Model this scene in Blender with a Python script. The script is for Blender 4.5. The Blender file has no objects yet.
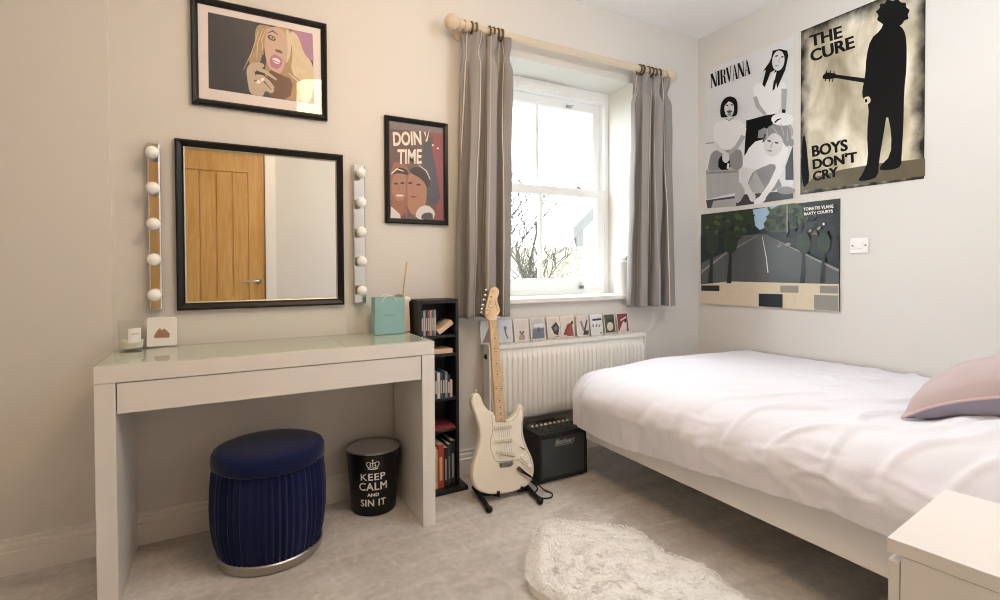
import bpy, bmesh, math, random
from mathutils import Vector, Matrix, noise
random.seed(7)
PI = math.pi
sc = bpy.context.scene
col = sc.collection

# ------------------------------------------------------------------ camera
F, PY = 506.5528, 277.381
YAW, PITCH, ROLL = 0.4994, -0.0167, -0.0051
CAM = Vector((0.73, -2.4723, 1.0984))
_r = Vector((math.cos(YAW), -math.sin(YAW), 0)); _f = Vector((math.sin(YAW), math.cos(YAW), 0)); _u = Vector((0, 0, 1))
FW = _f*math.cos(PITCH) + _u*math.sin(PITCH); U2 = _u*math.cos(PITCH) - _f*math.sin(PITCH)
RT = _r*math.cos(ROLL) + U2*math.sin(ROLL); UP = U2*math.cos(ROLL) - _r*math.sin(ROLL)
cd = bpy.data.cameras.new('camera'); cam = bpy.data.objects.new('camera', cd); col.objects.link(cam)
cd.sensor_width = 36; cd.lens = F/1000*36; cd.shift_y = (PY-300)/1000; cd.clip_start = .01
M3 = Matrix((RT, UP, -FW)).transposed()
cam.matrix_world = Matrix.Translation(CAM) @ M3.to_4x4()
sc.camera = cam

# ------------------------------------------------------------------ light + exposure
sc.view_settings.view_transform = 'Standard'; sc.view_settings.look = 'None'
sc.view_settings.gamma = 1; sc.view_settings.use_curve_mapping = False
sc.view_settings.exposure = 0.52
sc.cycles.use_denoising = True; sc.cycles.filter_width = 1.1
sc.cycles.max_bounces = 10; sc.cycles.diffuse_bounces = 6; sc.cycles.caustics_reflective = False; sc.cycles.caustics_refractive = False
sc.cycles.sample_clamp_indirect = 6
w = bpy.data.worlds.new('sky'); sc.world = w; w.use_nodes = True
bg = w.node_tree.nodes['Background']; bg.inputs[0].default_value = (.86, .95, 1, 1); bg.inputs[1].default_value = 7.5
SHADE_EMIT = 21.0          # the lit ceiling pendant
FILL_EMIT = 27.5           # added fill globe over the bed side, out of view
pl = bpy.data.lights.new('sky_portal', 'AREA'); pl.shape = 'RECTANGLE'; pl.size = 1.08; pl.size_y = 1.36
po = bpy.data.objects.new('sky_portal', pl); col.objects.link(po); po.location = (2.52, .36, 1.61); po.rotation_euler = (-PI/2, 0, 0)
pl.cycles.is_portal = True

# ------------------------------------------------------------------ helpers
def ray(x, y): return FW + RT*((x-500)/F) + UP*((PY-y)/F)
def onY(x, y, v):
    q = ray(x, y); return CAM + q*((v-CAM.y)/q.y)
def onX(x, y, v):
    q = ray(x, y); return CAM + q*((v-CAM.x)/q.x)
def onZ(x, y, v):
    q = ray(x, y); return CAM + q*((v-CAM.z)/q.z)
def onP(x, y, p0, n):
    q = ray(x, y); return CAM + q*((p0-CAM).dot(n)/q.dot(n))

def lin(c):
    if isinstance(c, str): c = [int(c[i:i+2], 16) for i in (0, 2, 4)]
    o = []
    for v in c[:3]:
        v = v/255
        o.append(v/12.92 if v <= .04045 else ((v+.055)/1.055)**2.4)
    return (*o, 1)
MATS = {}
def mat(name, c, rough=.5, metal=0, spec=.5, var=.04, scale=40, bump=0, bscale=None, coat=0, sheen=0, trans=0, emit=None, estr=0):
    if name in MATS: return MATS[name]
    m = bpy.data.materials.new(name); m.use_nodes = True; MATS[name] = m
    nt = m.node_tree; b = nt.nodes['Principled BSDF']; N = nt.nodes.new; L = nt.links.new
    c = lin(c)
    tc = N('ShaderNodeTexCoord'); nz = N('ShaderNodeTexNoise'); nz.inputs['Scale'].default_value = scale; nz.inputs['Detail'].default_value = 4
    L(tc.outputs['Object'], nz.inputs['Vector'])
    mx = N('ShaderNodeMix'); mx.data_type = 'RGBA'
    mx.inputs['A'].default_value = (*[max(0, v*(1-var)) for v in c[:3]], 1); mx.inputs['B'].default_value = (*[min(1, v*(1+var)) for v in c[:3]], 1)
    L(nz.outputs['Fac'], mx.inputs['Factor']); L(mx.outputs['Result'], b.inputs['Base Color'])
    b.inputs['Roughness'].default_value = rough; b.inputs['Metallic'].default_value = metal
    b.inputs['Specular IOR Level'].default_value = spec
    if coat: b.inputs['Coat Weight'].default_value = coat; b.inputs['Coat Roughness'].default_value = .08
    if sheen: b.inputs['Sheen Weight'].default_value = sheen; b.inputs['Sheen Roughness'].default_value = .4
    if bump:
        n2 = N('ShaderNodeTexNoise'); n2.inputs['Scale'].default_value = bscale or scale; n2.inputs['Detail'].default_value = 5
        L(tc.outputs['Object'], n2.inputs['Vector'])
        bp = N('ShaderNodeBump'); bp.inputs['Strength'].default_value = bump; bp.inputs['Distance'].default_value = .01
        L(n2.outputs['Fac'], bp.inputs['Height']); L(bp.outputs['Normal'], b.inputs['Normal'])
    if trans:
        tr = N('ShaderNodeBsdfTranslucent'); L(mx.outputs['Result'], tr.inputs['Color'])
        ms = N('ShaderNodeMixShader'); ms.inputs[0].default_value = trans
        L(b.outputs[0], ms.inputs[1]); L(tr.outputs[0], ms.inputs[2]); L(ms.outputs[0], nt.nodes['Material Output'].inputs[0])
    if emit:
        b.inputs['Emission Color'].default_value = lin(emit); b.inputs['Emission Strength'].default_value = estr
    return m
def mat_glass(name, tint=(1, 1, 1), ior=1.45):
    m = bpy.data.materials.new(name); m.use_nodes = True; nt = m.node_tree; nt.nodes.clear(); N = nt.nodes.new; L = nt.links.new
    o = N('ShaderNodeOutputMaterial'); t = N('ShaderNodeBsdfTransparent'); t.inputs[0].default_value = (*tint, 1)
    g = N('ShaderNodeBsdfGlossy'); g.inputs['Roughness'].default_value = .02; fr = N('ShaderNodeFresnel'); fr.inputs[0].default_value = ior; ge = N('ShaderNodeNewGeometry'); iv = N('ShaderNodeMath'); iv.operation = 'SUBTRACT'; iv.inputs[0].default_value = 1; L(ge.outputs['Backfacing'], iv.inputs[1]); mu = N('ShaderNodeMath'); mu.operation = 'MULTIPLY'; L(fr.outputs[0], mu.inputs[0]); L(iv.outputs[0], mu.inputs[1])
    ms = N('ShaderNodeMixShader'); L(mu.outputs[0], ms.inputs[0]); L(t.outputs[0], ms.inputs[1]); L(g.outputs[0], ms.inputs[2]); L(ms.outputs[0], o.inputs[0])
    return m

class MB:
    def __init__(s): s.v = []; s.f = []; s.m = []; s.uv = {}
    def add(s, vs, fs, m=0):
        o = len(s.v); s.v += [Vector(p) for p in vs]
        for f in fs: s.f.append([i+o for i in f]); s.m.append(m)
        return s
    def box(s, x0, x1, y0, y1, z0, z1, m=0):
        return s.add([(x0,y0,z0),(x1,y0,z0),(x1,y1,z0),(x0,y1,z0),(x0,y0,z1),(x1,y0,z1),(x1,y1,z1),(x0,y1,z1)],
                     [(0,3,2,1),(4,5,6,7),(0,1,5,4),(1,2,6,5),(2,3,7,6),(3,0,4,7)], m)
    def obox(s, c, ax, ay, az, hx, hy, hz, m=0):
        c = Vector(c); vs = []
        for k in (-1, 1):
            for (i, j) in ((-1,-1),(1,-1),(1,1),(-1,1)): vs.append(c+ax*hx*i+ay*hy*j+az*hz*k)
        return s.add(vs, [(0,3,2,1),(4,5,6,7),(0,1,5,4),(1,2,6,5),(2,3,7,6),(3,0,4,7)], m)
    def tube(s, pts, r, n=10, m=0, caps=True):
        pts = [Vector(p) for p in pts]; R = r if isinstance(r, (list, tuple)) else [r]*len(pts)
        vs = []; ref = None
        for i, p in enumerate(pts):
            t = (pts[min(i+1, len(pts)-1)]-pts[max(i-1, 0)]).normalized()
            if ref is None: ref = Vector((0,0,1)) if abs(t.z) < .9 else Vector((1,0,0))
            a = (ref-t*ref.dot(t)).normalized(); ref = a; b = t.cross(a)
            for k in range(n): vs.append(p+(a*math.cos(2*PI*k/n)+b*math.sin(2*PI*k/n))*R[i])
        fs = []
        for i in range(len(pts)-1):
            for k in range(n): fs.append((i*n+k, i*n+(k+1) % n, (i+1)*n+(k+1) % n, (i+1)*n+k))
        if caps: fs.append(tuple(range(n-1, -1, -1))); fs.append(tuple((len(pts)-1)*n+k for k in range(n)))
        return s.add(vs, fs, m)
    def lathe(s, c, prof, n=32, m=0, axis=None, close=False):
        c = Vector(c); az = Vector(axis or (0,0,1)).normalized()
        ax = Vector((1,0,0)) if abs(az.x) < .9 else Vector((0,1,0)); ax = (ax-az*ax.dot(az)).normalized(); ay = az.cross(ax)
        vs = []; fs = []
        for (r, z) in prof:
            for k in range(n):
                a = 2*PI*k/n; vs.append(c+az*z+(ax*math.cos(a)+ay*math.sin(a))*max(r, 1e-5))
        for i in range(len(prof)-1):
            for k in range(n): fs.append((i*n+k, i*n+(k+1) % n, (i+1)*n+(k+1) % n, (i+1)*n+k))
        if close:
            fs.append(tuple(range(n-1, -1, -1))); fs.append(tuple((len(prof)-1)*n+k for k in range(n)))
        return s.add(vs, fs, m)
    def ball(s, c, r, m=0, n=16, k=10):
        if not isinstance(r, (tuple, list)): r = (r, r, r)
        c = Vector(c); vs = []; fs = []
        for i in range(k+1):
            t = PI*i/k
            for j in range(n):
                a = 2*PI*j/n; vs.append(c+Vector((r[0]*max(math.sin(t),1e-4)*math.cos(a), r[1]*max(math.sin(t),1e-4)*math.sin(a), -r[2]*math.cos(t))))
        for i in range(k):
            for j in range(n): fs.append((i*n+j, i*n+(j+1) % n, (i+1)*n+(j+1) % n, (i+1)*n+j))
        return s.add(vs, fs, m)
    def prism(s, pts, ext, m=0):
        pts = [Vector(p) for p in pts]; e = Vector(ext); n = len(pts)
        nn = Vector((0,0,0))
        for i in range(n): nn += pts[i].cross(pts[(i+1) % n])
        if nn.dot(e) > 0: pts = pts[::-1]
        fs = [tuple(range(n)), tuple(range(2*n-1, n-1, -1))]
        for i in range(n): j = (i+1) % n; fs.append((j, i, n+i, n+j))
        return s.add(pts+[p+e for p in pts], fs, m)
    def grid(s, nx, ny, fn, m=0, uvfn=None):
        o = len(s.v); s.v += [Vector(fn(i/nx, j/ny)) for j in range(ny+1) for i in range(nx+1)]
        for j in range(ny):
            for i in range(nx):
                a = o+j*(nx+1)+i; s.f.append([a, a+1, a+nx+2, a+nx+1]); s.m.append(m)
        if uvfn:
            for j in range(ny+1):
                for i in range(nx+1): s.uv[o+j*(nx+1)+i] = uvfn(i/nx, j/ny)
        return s

WL = {}
def cattr(o, label=None, cat=None, group=None, kind=None):
    if label: o['label'] = label
    if cat: o['category'] = cat
    if group: o['group'] = group
    if kind: o['kind'] = kind
    return o
def thing(name, loc, label, cat, group=None):
    o = bpy.data.objects.new(name, None); o.empty_display_size = .05; col.objects.link(o); o.location = loc; WL[o] = Vector(loc)
    return cattr(o, label, cat, group)
def obj(name, mb, mats, parent=None, bevel=0, smooth=40, sub=0, solid=0, label=None):
    if not isinstance(mats, (list, tuple)): mats = [mats]
    if parent is not None: org = WL[parent]
    else:
        xs = [p.x for p in mb.v]; ys = [p.y for p in mb.v]; zs = [p.z for p in mb.v]
        org = Vector(((min(xs)+max(xs))/2, (min(ys)+max(ys))/2, min(zs)))
    me = bpy.data.meshes.new(name); me.from_pydata([p-org for p in mb.v], [], mb.f)
    for m in mats: me.materials.append(m)
    me.polygons.foreach_set('material_index', mb.m)
    if mb.uv:
        ul = me.uv_layers.new(name='UVMap')
        for lp in me.loops: ul.data[lp.index].uv = mb.uv.get(lp.vertex_index, (0, 0))
    if smooth: me.shade_smooth(); me.set_sharp_from_angle(angle=math.radians(smooth))
    me.update()
    o = bpy.data.objects.new(name, me); col.objects.link(o); WL[o] = org
    if parent is not None: o.parent = parent
    else: o.location = org
    if bevel:
        b = o.modifiers.new('bevel', 'BEVEL'); b.width = bevel; b.segments = 2; b.limit_method = 'ANGLE'; b.angle_limit = math.radians(35)
    if solid: q = o.modifiers.new('thick', 'SOLIDIFY'); q.thickness = solid; q.offset = 0
    if sub: q = o.modifiers.new('sub', 'SUBSURF'); q.levels = sub; q.render_levels = sub
    if label: o['label'] = label
    return o
def struct(name, mb, mats, parent=None, **k):
    o = obj(name, mb, mats, parent, **k)
    if parent is None: o['kind'] = 'structure'
    return o

def smoothpoly(p, it=2):
    for _ in range(it):
        q = []
        for i in range(len(p)):
            a, b = Vector(p[i]), Vector(p[(i+1) % len(p)]); q += [a*.75+b*.25, a*.25+b*.75]
        p = q
    return p
TXT = {}
def text_mesh(s, bold=0.0, shear=0.0, space=1.0):
    k = (s, bold, shear, space)
    if k in TXT: return TXT[k]
    cu = bpy.data.curves.new('txt', 'FONT'); cu.body = s; cu.offset = bold; cu.shear = shear; cu.space_character = space; cu.resolution_u = 4
    ob = bpy.data.objects.new('txt', cu); col.objects.link(ob)
    dg = bpy.context.evaluated_depsgraph_get(); dg.update()
    me = bpy.data.meshes.new_from_object(ob.evaluated_get(dg))
    vs = [v.co.copy() for v in me.vertices]; fs = [tuple(p.vertices) for p in me.polygons]
    bpy.data.objects.remove(ob); bpy.data.curves.remove(cu); bpy.data.meshes.remove(me)
    x0 = min(v.x for v in vs); x1 = max(v.x for v in vs); y0 = min(v.y for v in vs); y1 = max(v.y for v in vs)
    TXT[k] = ([((v.x-x0)/(x1-x0), (v.y-y0)/(y1-y0)) for v in vs], fs, (x1-x0)/(y1-y0))
    return TXT[k]

class Art:
    """flat print on a wall plane: shapes given on the plane, each layer a hair in front of the last"""
    def __init__(s, mb, axis, v, T=lambda x, y: (x, y)):
        s.mb = mb; s.axis = axis; s.v = v; s.k = 0; s.T = T
    def P(s, x, y):
        x, y = s.T(x, y)
        return onY(x, y, s.v) if s.axis == 'Y' else onX(x, y, s.v)
    def off(s):
        s.k += 1; d = -s.k*.00008
        return Vector((0, d, 0)) if s.axis == 'Y' else Vector((d, 0, 0))
    def face(s, pts3, m, uv=None):
        o = s.off(); n = len(s.mb.v); s.mb.add([p+o for p in pts3], [tuple(range(len(pts3)))], m)
        if uv:
            for i, q in enumerate(uv): s.mb.uv[n+i] = q
    def poly(s, pts, m, sm=0, uv=None):
        p = [s.P(*q) for q in pts]
        if sm: p = smoothpoly(p, sm)
        s.face(p, m, uv)
    def ell(s, x, y, rx, ry, m, rot=0):
        c, q = math.cos(rot), math.sin(rot)
        s.face([s.P(x+rx*math.cos(t)*c-ry*math.sin(t)*q, y+rx*math.cos(t)*q+ry*math.sin(t)*c) for t in [2*PI*i/24 for i in range(24)]], m)
    def stroke(s, pts, wd, m):
        pts = [Vector((a, b)) for a, b in pts]; W = wd if isinstance(wd, (list, tuple)) else [wd]*len(pts); A = []; B = []
        for i, p in enumerate(pts):
            t = (pts[min(i+1, len(pts)-1)]-pts[max(i-1, 0)]).normalized(); n = Vector((-t.y, t.x))*W[i]/2
            A.append(p+n); B.append(p-n)
        o = s.off()
        vs = [s.P(*q)+o for q in A]+[s.P(*q)+o for q in B]; k = len(pts)
        s.mb.add(vs, [(i, i+1, k+i+1, k+i) for i in range(k-1)], m)
    def text(s, t, ll, lr, ul, m, bold=0.0, shear=0.0, space=1.0):
        vs, fs, _ = text_mesh(t, bold, shear, space); a, b, c = s.P(*ll), s.P(*lr), s.P(*ul); o = s.off()
        s.mb.add([a+(b-a)*x+(c-a)*y+o for x, y in vs], fs, m)
def crop(x0, y0, sc_): return lambda x, y: (x0+x/sc_, y0+y/sc_)

# ------------------------------------------------------------------ materials
M_wall = mat('wall_paint', 'd9d6d1', .85, spec=.2, var=.015, scale=3, bump=.03, bscale=250)
M_ceil = mat('ceiling_paint', 'f5f5f6', .9, spec=.2, var=.01, scale=3)
M_trimw = mat('white_gloss_paint', 'e8e5e1', .35, var=.01)
M_upvc = mat('white_upvc', 'eceeee', .3, var=.01)
M_furn = mat('white_lacquer', 'e6e3df', .32, var=.012, scale=8)
M_black = mat('black_satin', '0c0c0c', .4, spec=.35, var=.1)
M_blackwood = mat('black_ash', '17191c', .5, var=.2, scale=60)
M_chrome = mat('chrome', 'd8d8d6', .12, metal=1, var=.02)
M_steel = mat('brushed_steel', 'b4b0aa', .3, metal=1, var=.04)
M_mirror = mat('mirror_glass', 'eef0ee', .0, metal=1, var=0)
M_white = mat('white_plastic', 'eeecea', .4, var=.01)
M_glass = mat_glass('clear_glass')
M_deskglass = mat_glass('tempered_desk_glass', (.955, .985, .955), 1.5)

# carpet
def carpet():
    m = bpy.data.materials.new('carpet'); m.use_nodes = True; nt = m.node_tree; b = nt.nodes['Principled BSDF']; N = nt.nodes.new; L = nt.links.new
    tc = N('ShaderNodeTexCoord')
    n1 = N('ShaderNodeTexNoise'); n1.inputs['Scale'].default_value = 380; n1.inputs['Detail'].default_value = 3; L(tc.outputs['Object'], n1.inputs['Vector'])
    mp = N('ShaderNodeMapping'); mp.inputs['Rotation'].default_value = (0, 0, .6); mp.inputs['Scale'].default_value = (1.2, 4.5, 1); L(tc.outputs['Object'], mp.inputs['Vector'])
    n2 = N('ShaderNodeTexNoise'); n2.inputs['Scale'].default_value = 1.6; n2.inputs['Detail'].default_value = 6; n2.inputs['Distortion'].default_value = .8; L(mp.outputs[0], n2.inputs['Vector'])
    r2 = N('ShaderNodeValToRGB'); r2.color_ramp.elements[0].position = .38; r2.color_ramp.elements[1].position = .64
    r2.color_ramp.elements[0].color = lin('bdb8b2'); r2.color_ramp.elements[1].color = lin('d6d2cd'); L(n2.outputs['Fac'], r2.inputs[0])
    n3 = N('ShaderNodeTexNoise'); n3.inputs['Scale'].default_value = 45; n3.inputs['Detail'].default_value = 4; L(tc.outputs['Object'], n3.inputs['Vector'])
    ad = N('ShaderNodeMath'); ad.operation = 'ADD'; L(n1.outputs['Fac'], ad.inputs[0]); L(n3.outputs['Fac'], ad.inputs[1])
    mr = N('ShaderNodeMapRange'); mr.inputs['From Min'].default_value = .6; mr.inputs['From Max'].default_value = 1.4; mr.inputs['To Min'].default_value = .78; mr.inputs['To Max'].default_value = 1.2; L(ad.outputs[0], mr.inputs['Value'])
    mm = N('ShaderNodeMix'); mm.data_type = 'RGBA'; mm.blend_type = 'MULTIPLY'; mm.inputs['Factor'].default_value = 1
    mp3 = N('ShaderNodeMapping'); mp3.inputs['Rotation'].default_value = (0, 0, -.75); mp3.inputs['Scale'].default_value = (3.2, 1.15, 1); L(tc.outputs['Object'], mp3.inputs['Vector'])
    vo = N('ShaderNodeTexVoronoi'); vo.feature = 'DISTANCE_TO_EDGE'; vo.inputs['Scale'].default_value = 1.0; nd = N('ShaderNodeTexNoise'); nd.inputs['Scale'].default_value = 1.7; L(mp3.outputs[0], nd.inputs['Vector']); va_ = N('ShaderNodeMix'); va_.data_type = 'RGBA'; va_.blend_type = 'LINEAR_LIGHT'; va_.inputs['Factor'].default_value = .5; L(mp3.outputs[0], va_.inputs['A']); L(nd.outputs['Color'], va_.inputs['B']); L(va_.outputs['Result'], vo.inputs['Vector'])
    vr = N('ShaderNodeMapRange'); vr.inputs['From Min'].default_value = .0; vr.inputs['From Max'].default_value = .05; vr.inputs['To Min'].default_value = .22; vr.inputs['To Max'].default_value = 0; L(vo.outputs['Distance'], vr.inputs['Value'])
    ml = N('ShaderNodeMix'); ml.data_type = 'RGBA'; L(vr.outputs[0], ml.inputs['Factor']); L(r2.outputs[0], ml.inputs['A']); ml.inputs['B'].default_value = lin('e4e0da')
    L(ml.outputs['Result'], mm.inputs['A']); L(mr.outputs[0], mm.inputs['B']); L(mm.outputs['Result'], b.inputs['Base Color'])
    b.inputs['Roughness'].default_value = .95; b.inputs['Specular IOR Level'].default_value = .1; b.inputs['Sheen Weight'].default_value = .15
    bp = N('ShaderNodeBump'); bp.inputs['Strength'].default_value = .5; bp.inputs['Distance'].default_value = .006; L(ad.outputs[0], bp.inputs['Height']); L(bp.outputs[0], b.inputs['Normal'])
    return m
M_carpet = carpet()
def wood(name, c1, c2, scale=(14, 14, 1.2), rough=.4):
    m = bpy.data.materials.new(name); m.use_nodes = True; nt = m.node_tree; b = nt.nodes['Principled BSDF']; N = nt.nodes.new; L = nt.links.new
    tc = N('ShaderNodeTexCoord'); mp = N('ShaderNodeMapping'); mp.inputs['Scale'].default_value = scale; L(tc.outputs['Object'], mp.inputs['Vector'])
    n = N('ShaderNodeTexNoise'); n.inputs['Scale'].default_value = 2.2; n.inputs['Detail'].default_value = 6; n.inputs['Distortion'].default_value = 1.2; L(mp.outputs[0], n.inputs['Vector'])
    r = N('ShaderNodeValToRGB'); r.color_ramp.elements[0].position = .3; r.color_ramp.elements[1].position = .7
    r.color_ramp.elements[0].color = lin(c1); r.color_ramp.elements[1].color = lin(c2); L(n.outputs['Fac'], r.inputs[0]); L(r.outputs[0], b.inputs['Base Color'])
    b.inputs['Roughness'].default_value = rough
    return m
M_oak = wood('oak', 'c19350', 'd6ae70')
M_maple = wood('maple', 'd9b58a', 'e8cba6', (20, 20, 2))
M_polewood = mat('limed_wood', 'd0c1ac', .5, var=.06, scale=30)

# ------------------------------------------------------------------ room shell
XL, XR, H, YF = -.6, 3.677, 2.7026, -2.56
WX0, WX1, WZ0, WZ1, WD = 1.98, 3.06, .91, 2.29, .235
struct('floor', MB().box(XL-.1, XR+.1, YF-.1, .3, -.1, 0), M_carpet)
struct('ceiling', MB().box(XL-.1, XR+.1, YF-.1, .3, H, H+.1), M_ceil)
b = MB(); b.box(XL-.1, WX0, 0, .32, 0, H); b.box(WX1, XR+.1, 0, .32, 0, H); b.box(WX0, WX1, 0, .32, WZ1, H); b.box(WX0, WX1, 0, .32, 0, WZ0)
b.box(XL, .347, -.012, 0, 0, H)
struct('wall_back', b, M_wall, smooth=0)
struct('wall_right', MB().box(XR, XR+.1, YF-.1, 0, 0, H), M_wall, smooth=0)
struct('wall_left', MB().box(XL-.1, XL, YF-.1, 0, 0, H), M_wall, smooth=0)
DX0, DX1, DH = .285, 1.06, 2.13
b = MB(); b.box(XL, DX0-.003, YF-.1, YF, 0, H); b.box(DX1+.003, XR, YF-.1, YF, 0, H); b.box(DX0-.003, DX1+.003, YF-.1, YF, DH+.003, H); b.box(XL, XR, YF-.12, YF-.1, 0, H)
struct('wall_front', b, M_wall, smooth=0)
def skirt_y(name, x0, x1, y, sgn):
    pr_ = [(0, .128), (.010, .128), (.010, .119), (.005, .116), (.005, .111), (.013, .106), (.013, .092), (.009, .089), (.009, .085), (.018, .081), (.018, 0), (0, 0)]
    struct(name, MB().prism([(x0, y+sgn*a, z) for a, z in pr_], (x1-x0, 0, 0)), M_trimw, smooth=0)
def skirt_x(name, y0, y1, x, sgn):
    pr_ = [(0, .128), (.010, .128), (.010, .119), (.005, .116), (.005, .111), (.013, .106), (.013, .092), (.009, .089), (.009, .085), (.018, .081), (.018, 0), (0, 0)]
    struct(name, MB().prism([(x+sgn*a, y0, z) for a, z in pr_], (0, y1-y0, 0)), M_trimw, smooth=0)
skirt_y('baseboard_back', .347, XR, 0, -1); skirt_y('baseboard_alcove', XL, .347, -.012, -1)
skirt_x('baseboard_right', YF, -.018, XR, -1); skirt_x('baseboard_left', YF, -.03, XL, 1)
skirt_y('baseboard_front', DX1+.09, XR-.018, YF, 1)

# door on the wall behind the photographer (seen in the mirror)
dy = YF-.02
b = MB()
dL, dR = .145, .13
b.box(DX0, DX1, dy-.035, dy-.012, .005, DH)
b.box(DX0, DX0+dL, dy-.012, dy, .005, DH); b.box(DX1-dR, DX1, dy-.012, dy, .005, DH)
b.box(DX0+dL, DX1-dR, dy-.012, dy, DH-.17, DH); b.box(DX0+dL, DX1-dR, dy-.012, dy, .005, .22)
pw = (DX1-DX0-dL-dR)/4
for k in range(4): b.box(DX0+dL+k*pw+.005, DX0+dL+(k+1)*pw-.005, dy-.012, dy-.003, .228, DH-.178)
door = struct('door_1', b, M_oak, bevel=.0015, smooth=0)
hb = MB(); hb.lathe((DX1-.055, dy, 1.0), [(.026, 0), (.026, .008), (.01, .01), (.01, .045)], 20, axis=(0, 1, 0), close=True)
hb.tube([(DX1-.055, dy+.045, 1.0), (DX1-.09, dy+.048, 1.0), (DX1-.18, dy+.046, .998)], .009)
obj('door_handle', hb, M_chrome, door, label='chrome lever handle')
b = MB()
for (x0, x1, z0, z1) in ((DX0-.09, DX0-.003, 0, DH+.09), (DX1+.003, DX1+.09, 0, DH+.09), (DX0-.003, DX1+.003, DH+.003, DH+.09)):
    b.box(x0, x1, YF, YF+.016, z0, z1)
    b.box(x0+(.03 if x1-x0 < .2 and x0 < DX0 else .0), x1-(.03 if x0 > DX1 else 0), YF+.016, YF+.024, z0, z1)
struct('trim_1', b, M_trimw, smooth=0)

# ------------------------------------------------------------------ window
def frame_rect(b, x0, x1, z0, z1, y0, y1, l, r, t, bt, m=0):
    b.box(x0, x0+l, y0, y1, z0, z1, m); b.box(x1-r, x1, y0, y1, z0, z1, m)
    b.box(x0+l, x1-r, y0, y1, z1-t, z1, m); b.box(x0+l, x1-r, y0, y1, z0, z0+bt, m)
b = MB(); frame_rect(b, WX0, WX1, WZ0+.02, WZ1, WD, WD+.085, .035, .035, .075, .03)
b.box(WX1-.045, WX1-.035, WD+.03, WD+.04, WZ0, WZ1-.075); b.box(WX0+.035, WX0+.045, WD+.03, WD+.04, WZ0, WZ1-.075)
win = struct('window_1', b, M_upvc, bevel=.002, smooth=0)
SX0, SX1 = WX0+.035, WX1-.035
mid = 1.585
def sash(nm, z0, z1, y, t, bt, label):
    b = MB(); frame_rect(b, SX0, SX1, z0, z1, y, y+.04, .05, .065, t, bt)
    cx = (SX0+.05+SX1-.065)/2
    b.box(cx-.013, cx+.013, y+.008, y+.032, z0+bt, z1-t)
    s = obj(nm, b, M_upvc, win, bevel=.003, smooth=0, label=label)
    obj('window_pane', MB().box(SX0+.045, SX1-.06, y+.018, y+.022, z0+bt-.005, z1-t+.005), M_glass, s, smooth=0)
    return s
us = sash('sash', mid, WZ1-.075, WD+.042, .06, .045, 'upper sliding sash')
ls = sash('sash', WZ0+.05, mid+.045, WD+.002, .055, .075, 'lower sliding sash')
obj('sash_lift', MB().box(2.80, 2.835, WD-.012, WD+.002, .965, .985).tube([(2.8175, WD-.01, .985), (2.8175, WD-.012, 1.005)], .006), M_chrome, ls)
obj('sash_lock', MB().box(2.79, 2.83, WD+.005, WD+.035, mid+.045, mid+.055).tube([(2.81, WD+.02, mid+.055), (2.84, WD, mid+.075)], .005), M_chrome, ls)
obj('sash_catch', MB().box(2.735, 2.775, WD+.03, WD+.042, 2.165, 2.18).tube([(2.74, WD+.036, 2.17), (2.78, WD+.02, 2.178)], .004), M_steel, us)
b = MB(); b.box(2.33, 2.72, WD-.012, WD, 2.228, 2.262); b.box(2.335, 2.715, WD-.022, WD-.012, 2.236, 2.254)
obj('trickle_vent', b, M_white, win, bevel=.003, smooth=0)
struct('window_sill', MB().box(WX0-.01, WX1+.01, -.035, 0, WZ0-.008, WZ0+.02).box(WX0, WX1, 0, WD, WZ0, WZ0+.02), M_trimw, bevel=.006, smooth=0)

# ------------------------------------------------------------------ outside
M_bark = mat('bark', '48443d', .9, var=.2, scale=20, spec=.1)
M_leaf = mat('spring_foliage', '716c5c', .9, var=.3, scale=9, spec=.1, trans=.3)
M_leaf2 = mat('hill_foliage', '6e6959', .9, var=.35, scale=1.2, spec=.1)
M_grass = mat('grass', '6b6d62', .95, var=.3, scale=2, spec=.1)
struct('ground', MB().box(-30, 70, .5, 90, -3.2, -3.0), M_grass, smooth=0)
def bare_tree(x, y, z, h, seed, label):
    rnd = random.Random(seed); b = MB()
    def br(p, d, l, r, lev):
        pts = [p]; q = p.copy(); dd = d.copy()
        for i in range(4):
            dd = (dd+Vector((rnd.uniform(-.16, .16), rnd.uniform(-.16, .16), rnd.uniform(-.02, .14)))).normalized(); q = q+dd*l/4; pts.append(q.copy())
        b.tube(pts, [max(.0125, r*(1-.4*i/4)) for i in range(5)], 5 if lev else 8, caps=False)
        if lev < 6:
            for k in range(3 if lev < 4 else 2):
                t = rnd.uniform(.45, 1) if k else 1; i = min(4, int(t*4)); a = rnd.uniform(0, 2*PI)
                s = Vector((math.cos(a), math.sin(a), rnd.uniform(-.1, .4))); nd = (dd*rnd.uniform(.7, 1.1)+s*rnd.uniform(.5, .9)).normalized()
                br(pts[i], nd, l*rnd.uniform(.62, .82), r*.55, lev+1)
    br(Vector((x, y, z)), Vector((0, 0, 1)), h*.24, h*.0125, 0)
    o = obj('bare_tree', b, M_bark, smooth=60); cattr(o, label, 'tree'); return o
bare_tree(8.75, 10.6, -3, 11.5, 8, 'bare branching tree outside the lower window panes')
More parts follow.
